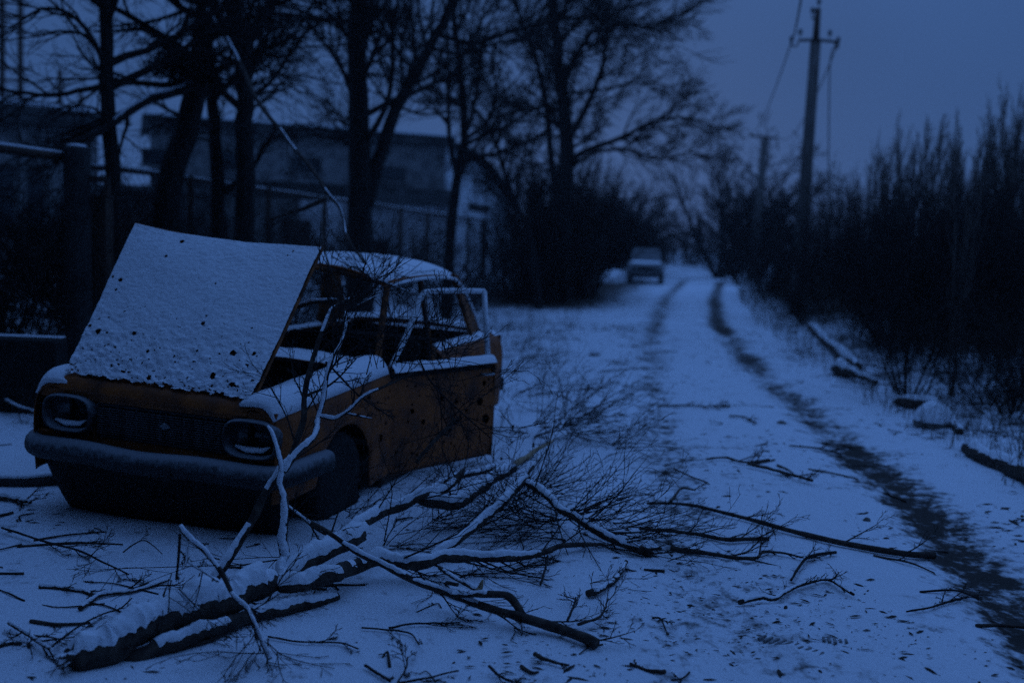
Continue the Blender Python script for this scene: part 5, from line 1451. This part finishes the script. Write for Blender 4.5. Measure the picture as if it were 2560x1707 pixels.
stick('broken dark stick on the snow below the slender branch tip', [C5(1500, 1375), C5(1560, 1405), C5(1700, 1440)], .010, .004, .015, 1, 0, 227)
stick('long thin branch sweeping across the snow at the left edge', [C4(-250, 440), C4(0, 520), C4(250, 590), C4(420, 670), C4(580, 745)], .006, .004, .03, 7, 0, 228, L=.7)
stick('snow-covered double stick left of the hooked branch', [C4(260, 970), C4(400, 880), C4(620, 850), C4(840, 780)], .010, .007, .012, 3, .9, 229)
stick('thin bowed twig crossing the snow at lower left', [C4(80, 1215), C4(260, 1080), C4(420, 1000), C4(520, 970), C4(600, 900)], .004, .003, .03, 2, 0, 230, L=.4)
stick('dark twig cluster at the far lower left edge', [C4(-200, 1060), C4(-60, 1150), C4(60, 1230)], .010, .006, .03, 6, .5, 231, L=.6)
stick('twig arching over the snow near the car front', [C4(545, 600), C4(620, 545), C4(690, 525), C4(800, 610)], .004, .002, .05, 2, 0, 232, L=.3)
stick('dark snow-edged stick left of the thick bough', [C4(0, 820), C4(180, 835), C4(340, 870)], .012, .008, .01, 3, .6, 233)
stick('snowy dead branch lying left of the front bumper', [C3(0, 400), C3(120, 470), C3(320, 530)], .016, .010, .10, 6, .8, 234, L=.8)
stick('thin snowy stick lying under the left end of the bumper', [C3(0, 1115), C3(150, 1140), C3(220, 1160)], .018, .008, .02, 4, .8, 235, L=.6)
# many small look-alike sticks
rs_ = np.random.RandomState(301)
def rand_stick(x, y, label, group, k, Lm):
    a_ = rs_.rand() * 6.28; L = Lm * rs_.uniform(.5, 1.3); r = rs_.uniform(.003, .009)
    z = ground_z(x, y) + r * .6
    d_ = np.array([math.cos(a_), math.sin(a_) * .6])
    P = [np.array([x, y, z]), np.array([x + d_[0] * L * .5 + rs_.normal(0, .03), y + d_[1] * L * .5 + rs_.normal(0, .03), z + .005]), np.array([x + d_[0] * L, y + d_[1] * L, 0])]
    P[2][2] = ground_z(P[2][0], P[2][1]) + r * .5
    s_ = Fallen('fallen_stick', label, 'stick', group, 400 + k); s_.limb(P, r, r * .6, 0, rs_.randint(0, 3), 10, 'stem', L=L * .6); s_.done()
k = 0
for i in range(34):
    y = 4.2 + 16 * rs_.rand() ** 1.3; x = rs_.uniform(rutx(RL_, y) - .6, rutx(RR_, y) + .3)
    rand_stick(x, y, 'small dark stick scattered on the snowy road', 'small sticks scattered on the road', k, .35); k += 1
for i in range(26):
    y = 3.4 + 2.2 * rs_.rand(); x = rs_.uniform(-.38 * y, .2 * y)
    rand_stick(x, y, 'small dark twig on the snow near the fallen bough', 'small twigs on the foreground snow', k, .16); k += 1
for i in range(26):
    y = 3.6 + 3.6 * rs_.rand(); x = -.50 * y + rs_.uniform(-.05, 1.0)
    if np.hypot((x + 1.9) / 1.1, (y - 5.6) / 1.0) < 1: x -= .9
    rand_stick(x, y, 'dark twig strewn on the snow at the left border', 'twigs strewn at the left border', k, .40); k += 1
for i in range(18):
    y = 6 + 10 * rs_.rand(); x = rutx(RR_, y) + rs_.uniform(.4, 2.5)
    rand_stick(x, y, 'small stick lying on the right verge of the road', 'small sticks on the right verge', k, .5); k += 1
# litter: chips of bark, leaves and twiglets pressed into the snow
def litter(name, n, region, smin, smax, label, seed, elong=3.0):
    r_ = np.random.RandomState(seed); VV = []; FF = []
    for k in range(n):
        x, y = region(r_)
        for _ in range(4):
            if float(fbm(x * 1.3 + 40, y * .9 + 7)) > .53: break
            x, y = region(r_)
        s_ = smin + (smax - smin) * r_.rand() ** 2.5; a_ = r_.normal(0, .7); e_ = elong ** r_.rand()
        c_, sn = math.cos(a_), math.sin(a_); z = ground_z(x, y)
        b0 = len(VV)
        for (u_, v_, h_) in [(-e_, 0, .1), (-.3 * e_, -.5, .25), (.5 * e_, -.35, .2), (e_, .1, .05), (.3 * e_, .5, .3), (-.5 * e_, .4, .15), (0, 0, .75)]:
            u_ *= s_ * r_.uniform(.8, 1.2); v_ *= s_ * r_.uniform(.6, 1.2)
            VV.append((x + u_ * c_ - v_ * sn, y + u_ * sn + v_ * c_, z + h_ * s_ * .5 + .002))
        for q in range(6): FF.append((b0 + q, b0 + (q + 1) % 6, b0 + 6))
    o = mesh(name, np.array(VV), np.array(FF), SOIL, None, False); tag(o, label, 'litter', kind='stuff')
def reg_road(r_):
    y = 3.2 + 22 * r_.rand() ** 1.6; return r_.uniform(rutx(RL_, y) - 1.0, rutx(RR_, y) + .6), y
def reg_fore(r_):
    y = 3.0 + 5 * r_.rand() ** 1.2; return r_.uniform(-.55 * y, .5), y
def reg_trod(r_):
    return 1.0 + r_.normal(0, .42), 4.3 + abs(r_.normal(0, .8)) - .5
def reg_mid(r_):
    y = 8 + 12 * r_.rand(); return rutx(RL_, y) - .3 - 2.6 * r_.rand(), y
def reg_verge(r_):
    y = 5.2 + 16 * r_.rand() ** 1.4; return rutx(RR_, y) + .35 + 3.5 * r_.rand(), y
litter('leaf_litter', 1700, reg_road, .003, .022, 'bits of bark and leaf scattered over the snowy road', 1)
litter('leaf_litter', 900, reg_fore, .002, .016, 'bits of bark and leaf on the foreground snow', 2)
litter('leaf_litter', 1100, reg_trod, .002, .009, 'crumbs of soil and bark in the trodden snow of the left track', 3)
litter('leaf_litter', 1500, reg_mid, .006, .035, 'bark and twig debris over the snow beyond the open door', 4, 5)
litter('leaf_litter', 2600, reg_verge, .004, .03, 'leaf and soil debris over the snow of the right verge', 5)
# ------------------------------------------------------------------ stones, logs, slab on the verges
def rock(name, label, p, sx, sy, sz, seed, snow=True):
    r_ = np.random.RandomState(seed); e_ = empty(name, tuple(p)); tag(e_, label, 'stone')
    th_ = np.linspace(0, 2 * math.pi, 19)[:-1]; rows = []
    def pt(a_, ph, off=0):
        q = 1 + .28 * (vnoise(math.cos(a_) * 1.6 + seed * 3 + ph, math.sin(a_) * 1.6 + ph * 2) - .5)
        return (sx * q * math.cos(a_) * math.cos(ph), sy * q * math.sin(a_) * math.cos(ph), sz * q * math.sin(ph) + off)
    rows = [[pt(a_, ph) for a_ in list(th_) + [th_[0]]] for ph in np.linspace(-.5, 1.5, 10)]
    gridmesh('body', rows, STONE, e_)
    if snow:
        rows = [[tuple(np.array(pt(a_, ph)) * 1.04 + np.array([0, 0, .02 * math.sin(ph)])) for a_ in list(th_) + [th_[0]]] for ph in np.linspace(.25, 1.55, 8)]
        gridmesh('snow_cap', rows, SNOW, e_)
p = ON(CR2(1500, 1350)); rock('stone', 'round snow-capped stone on the right verge', p, .17, .16, .20, 1)
p = ON(CR2(505, 1330)); rock('stone', 'small dark bare stone lying in the road', p, .045, .04, .03, 2, False)
p = ON(CR1(1010, 880)); rock('stone', 'dark lump with snow lying on the snow beyond the open door', p, .08, .08, .07, 3)
p = ON(CR3(1480, 445)); rock('stone', 'tiny dark pebble near the right rut beyond the long stick', p, .022, .02, .02, 4, False)
lg = Fallen('earth_edge_log', 'dark half-buried log edging the right verge at the picture border', 'log', seed=140)
lg.limb([gp_(CR3(2030, 40), .02), gp_(CR3(2120, 100), .03), gp_(CR3(2240, 150), .03), gp_(CR3(2420, 230), .03), gp_(CR3(2600, 320), .03)], .060, .075, .7, 0, 30, 'stem', lean=(.4, .3, 1), gap=.0, knob=.2)
lg.done()
lg = Fallen('earth_edge_log', 'dark curved root log on the verge behind the round stone', 'log', seed=141)
lg.limb([gp_(CR2(1250, 1190), .04), gp_(CR2(1380, 1190), .07), gp_(CR2(1500, 1215), .07), gp_(CR2(1580, 1280), .05), gp_(CR2(1680, 1390), .02)], .048, .036, .9, 5, 26, 'stem', lean=(.2, .3, 1), gap=.0, knob=.2)
lg.done()
lg = Fallen('fallen_log', 'snow-topped log lying diagonally on the verge left of the bush', 'log', seed=142)
lg.limb([gp_(CR2(680, 680), .05), gp_(CR2(800, 790), .08), gp_(CR2(900, 880), .09), gp_(CR2(1010, 960), .08)], .055, .07, .9, 3, 20, 'stem', knob=.2)
lg.done()
lg = Fallen('fallen_log', 'dark root stump end beside the verge bush', 'log', seed=143)
lg.limb([gp_(CR2(850, 970), .06), gp_(CR2(980, 1000), .10), gp_(CR2(1120, 1060), .06)], .08, .04, .6, 8, 18, 'stem', knob=.4)
lg.done()
# concrete slab edge with snow, left behind the car
sl = empty('concrete_slab', tuple(base_of(*D(80, 860), 8.3))); tag(sl, 'low concrete slab with a snowy top edge at the left border', 'slab')
zt = I(*D(85, 778), 8.3)[2] - sl.location.z
MB().box((-.75, -.1, -.1), (.22, .15, zt)).build('slab', BLACK, sl, bevel=.02)
MB().box((-.74, .05, zt + .003), (.20, .14, zt + .014)).build('snow_cap', SNOW, sl, bevel=.005)
# snow-covered ledge left of the bumper
lp_ = ON(D(40, 1110)); ld = empty('broken_board', tuple(lp_)); tag(ld, 'broken snow-covered board lying left of the front bumper', 'board')
V = [(-.9, -.1, .02), (.10, -.12, .05), (.42, .02, .07), (.30, .22, .10), (-.1, .34, .11), (-.9, .40, .12)]
bd = mesh('board', V, [tuple(range(6))], CONCD, ld, False); q = bd.modifiers.new('s', 'SOLIDIFY'); q.thickness = .05
sn_ = mesh('snow_cover', [(x * .985, y * .97 + .005, z + .028) for x, y, z in V], [tuple(range(6))], SNOW, ld, False); q = sn_.modifiers.new('s', 'SOLIDIFY'); q.thickness = .024; q2 = sn_.modifiers.new('b', 'BEVEL'); q2.width = .012; q2.segments = 3
# ------------------------------------------------------------------ the car far down the road
fcar = empty('parked_car', (0, 0, 0))
tag(fcar, 'small grey derelict car standing far down the road', 'car')
pc = ON(D(1482, 652)); fcar.location = tuple(pc); fcar.rotation_euler = (0, 0, R(-7))
def sec(y, hw, zb, zs, zt_, tw): return [(-hw * .95, y, zb), (-hw, y, (zb + zs) / 2), (-hw * .97, y, zs), (-tw, y, zt_), (tw, y, zt_), (hw * .97, y, zs), (hw, y, (zb + zs) / 2), (hw * .95, y, zb)]
body_ = [sec(0, .70, .28, .70, .78, .62), sec(.08, .78, .22, .80, .86, .68), sec(1.2, .80, .20, .88, .94, .70), sec(2.9, .80, .20, .88, .94, .70), sec(3.9, .78, .22, .84, .90, .66), sec(4.05, .70, .30, .74, .80, .60)]
gridmesh('body', body_, CARPAINT2, fcar)
MB().add(body_[0], [tuple(range(8))]).build('nose_panel', CARPAINT2, fcar)
cab = [[(-.64, 1.25, .93), (.64, 1.25, .93)], [(-.54, 1.75, 1.40), (.54, 1.75, 1.40)], [(-.53, 2.9, 1.41), (.53, 2.9, 1.41)], [(-.62, 3.4, .93), (.62, 3.4, .93)]]
gridmesh('roof', [cab[1], [(-.555, 2.3, 1.45), (.555, 2.3, 1.45)], cab[2]], CARPAINT2, fcar, solid=.04)
gridmesh('windscreen', [[(-.60, 1.26, .95), (.60, 1.26, .95)], [(-.52, 1.73, 1.385), (.52, 1.73, 1.385)]], FGLASS, fcar)
for sg in (-1, 1):
    MB().tube([(sg * .64, 1.25, .93), (sg * .54, 1.75, 1.40)], .035, 6).tube([(sg * .53, 2.9, 1.41), (sg * .62, 3.4, .93)], .05, 6).build('pillar', CARPAINT2, fcar, smooth=True)
    MB().add([(sg * .66, 1.35, .94), (sg * .55, 1.8, 1.39), (sg * .54, 2.85, 1.40), (sg * .64, 3.3, .94)], [(0, 1, 2, 3)]).build('side_window', GLASS, fcar)
    MB().lathe([(.10, 0), (.09, -.03), (.02, -.04)], 14, 'y', (sg * .52, -.005, .64)).build('headlight', LENS, fcar, smooth=True)
    for y in (.75, 3.2):
        w_ = MB().lathe([(.17, -.08), (.29, -.085), (.30, 0), (.29, .085), (.17, .08)], 20, 'x', (sg * .70, y, .29)).build('wheel', RUBBER, fcar, smooth=True)
MB().box((-.80, -.09, .34), (.80, .0, .46)).build('bumper', DARKM, fcar, bevel=.03)
MB().box((-.38, -.012, .56), (.38, .02, .72)).build('grille', BLACK, fcar)
gridmesh('bonnet_snow', [[(x, y, .87 + .075 * (y - .1) / 1.1 + .012) for x in (-.6, 0, .6)] for y in (.12, .7, 1.22)], SNOW, fcar)
hp_ = ON(D(1412, 648)); sh = empty('snow_heap', tuple(hp_)); tag(sh, 'bright rounded snow heap beside the far car', 'snow heap')
rows = [[(.85 * c_ * math.cos(a_) * (1 + .3 * (float(vnoise(math.cos(a_) * 2 + 5, math.sin(a_) * 2)) - .5)), .6 * c_ * math.sin(a_), .62 * s_ - .08) for a_ in np.linspace(0, 2 * math.pi, 24)] for c_, s_ in [(math.cos(f_), math.sin(f_)) for f_ in np.linspace(0, 1.5, 9)]]
gridmesh('heap', rows, SNOW, sh)
# ------------------------------------------------------------------ unseen brick hall added behind the camera to shade the foreground
bb = empty('shade_hall', (0, -4.6, 0)); tag(bb, 'unseen tall brick hall added behind the viewpoint to shade the near ground and car front', 'building')
MB().box((-26, -6, -.2), (9, 0, 17)).build('wall', BRICKW, bb)
MB().box((-14, .003, -.2), (-7.4, 15.5, 9)).build('shade_wing_wall', BRICKW, bb)  # side wing added out of view to darken the left of the scene
MB().box((-14.3, .45, 9.003), (-7.1, 15.8, 9.3)).build('shade_wing_roof', ROOFM, bb)
MB().box((-26.4, -6.4, 17), (9.4, .4, 17.4)).build('roof', ROOFM, bb)
for x in np.arange(-6, 8, 3.5):
    w_ = MB().box((x, .01, 1.6), (x + 2, .04, 4.4)).build('window', CONCD, bb)
    MB().box((x + .1, .045, 1.7), (x + 1.9, .055, 4.3)).build('pane', GLASS, w_)
# ------------------------------------------------------------------ dusk haze
hz_ = MB().box((-360, -66, -1.6), (360, 460, 22)).build('haze', SNOW)
hm_ = bpy.data.materials.new('haze'); hm_.use_nodes = True; hm_.node_tree.nodes.clear()
ho = hm_.node_tree.nodes.new('ShaderNodeOutputMaterial'); hv = hm_.node_tree.nodes.new('ShaderNodeVolumePrincipled')
hv.inputs['Color'].default_value = (.93, .96, 1, 1); hv.inputs['Density'].default_value = .00045
hm_.node_tree.links.new(hv.outputs[0], ho.inputs['Volume'])
hz_.data.materials.clear(); hz_.data.materials.append(hm_)
tag(hz_, 'thin bluish dusk haze over the road and trees', 'haze', kind='stuff')
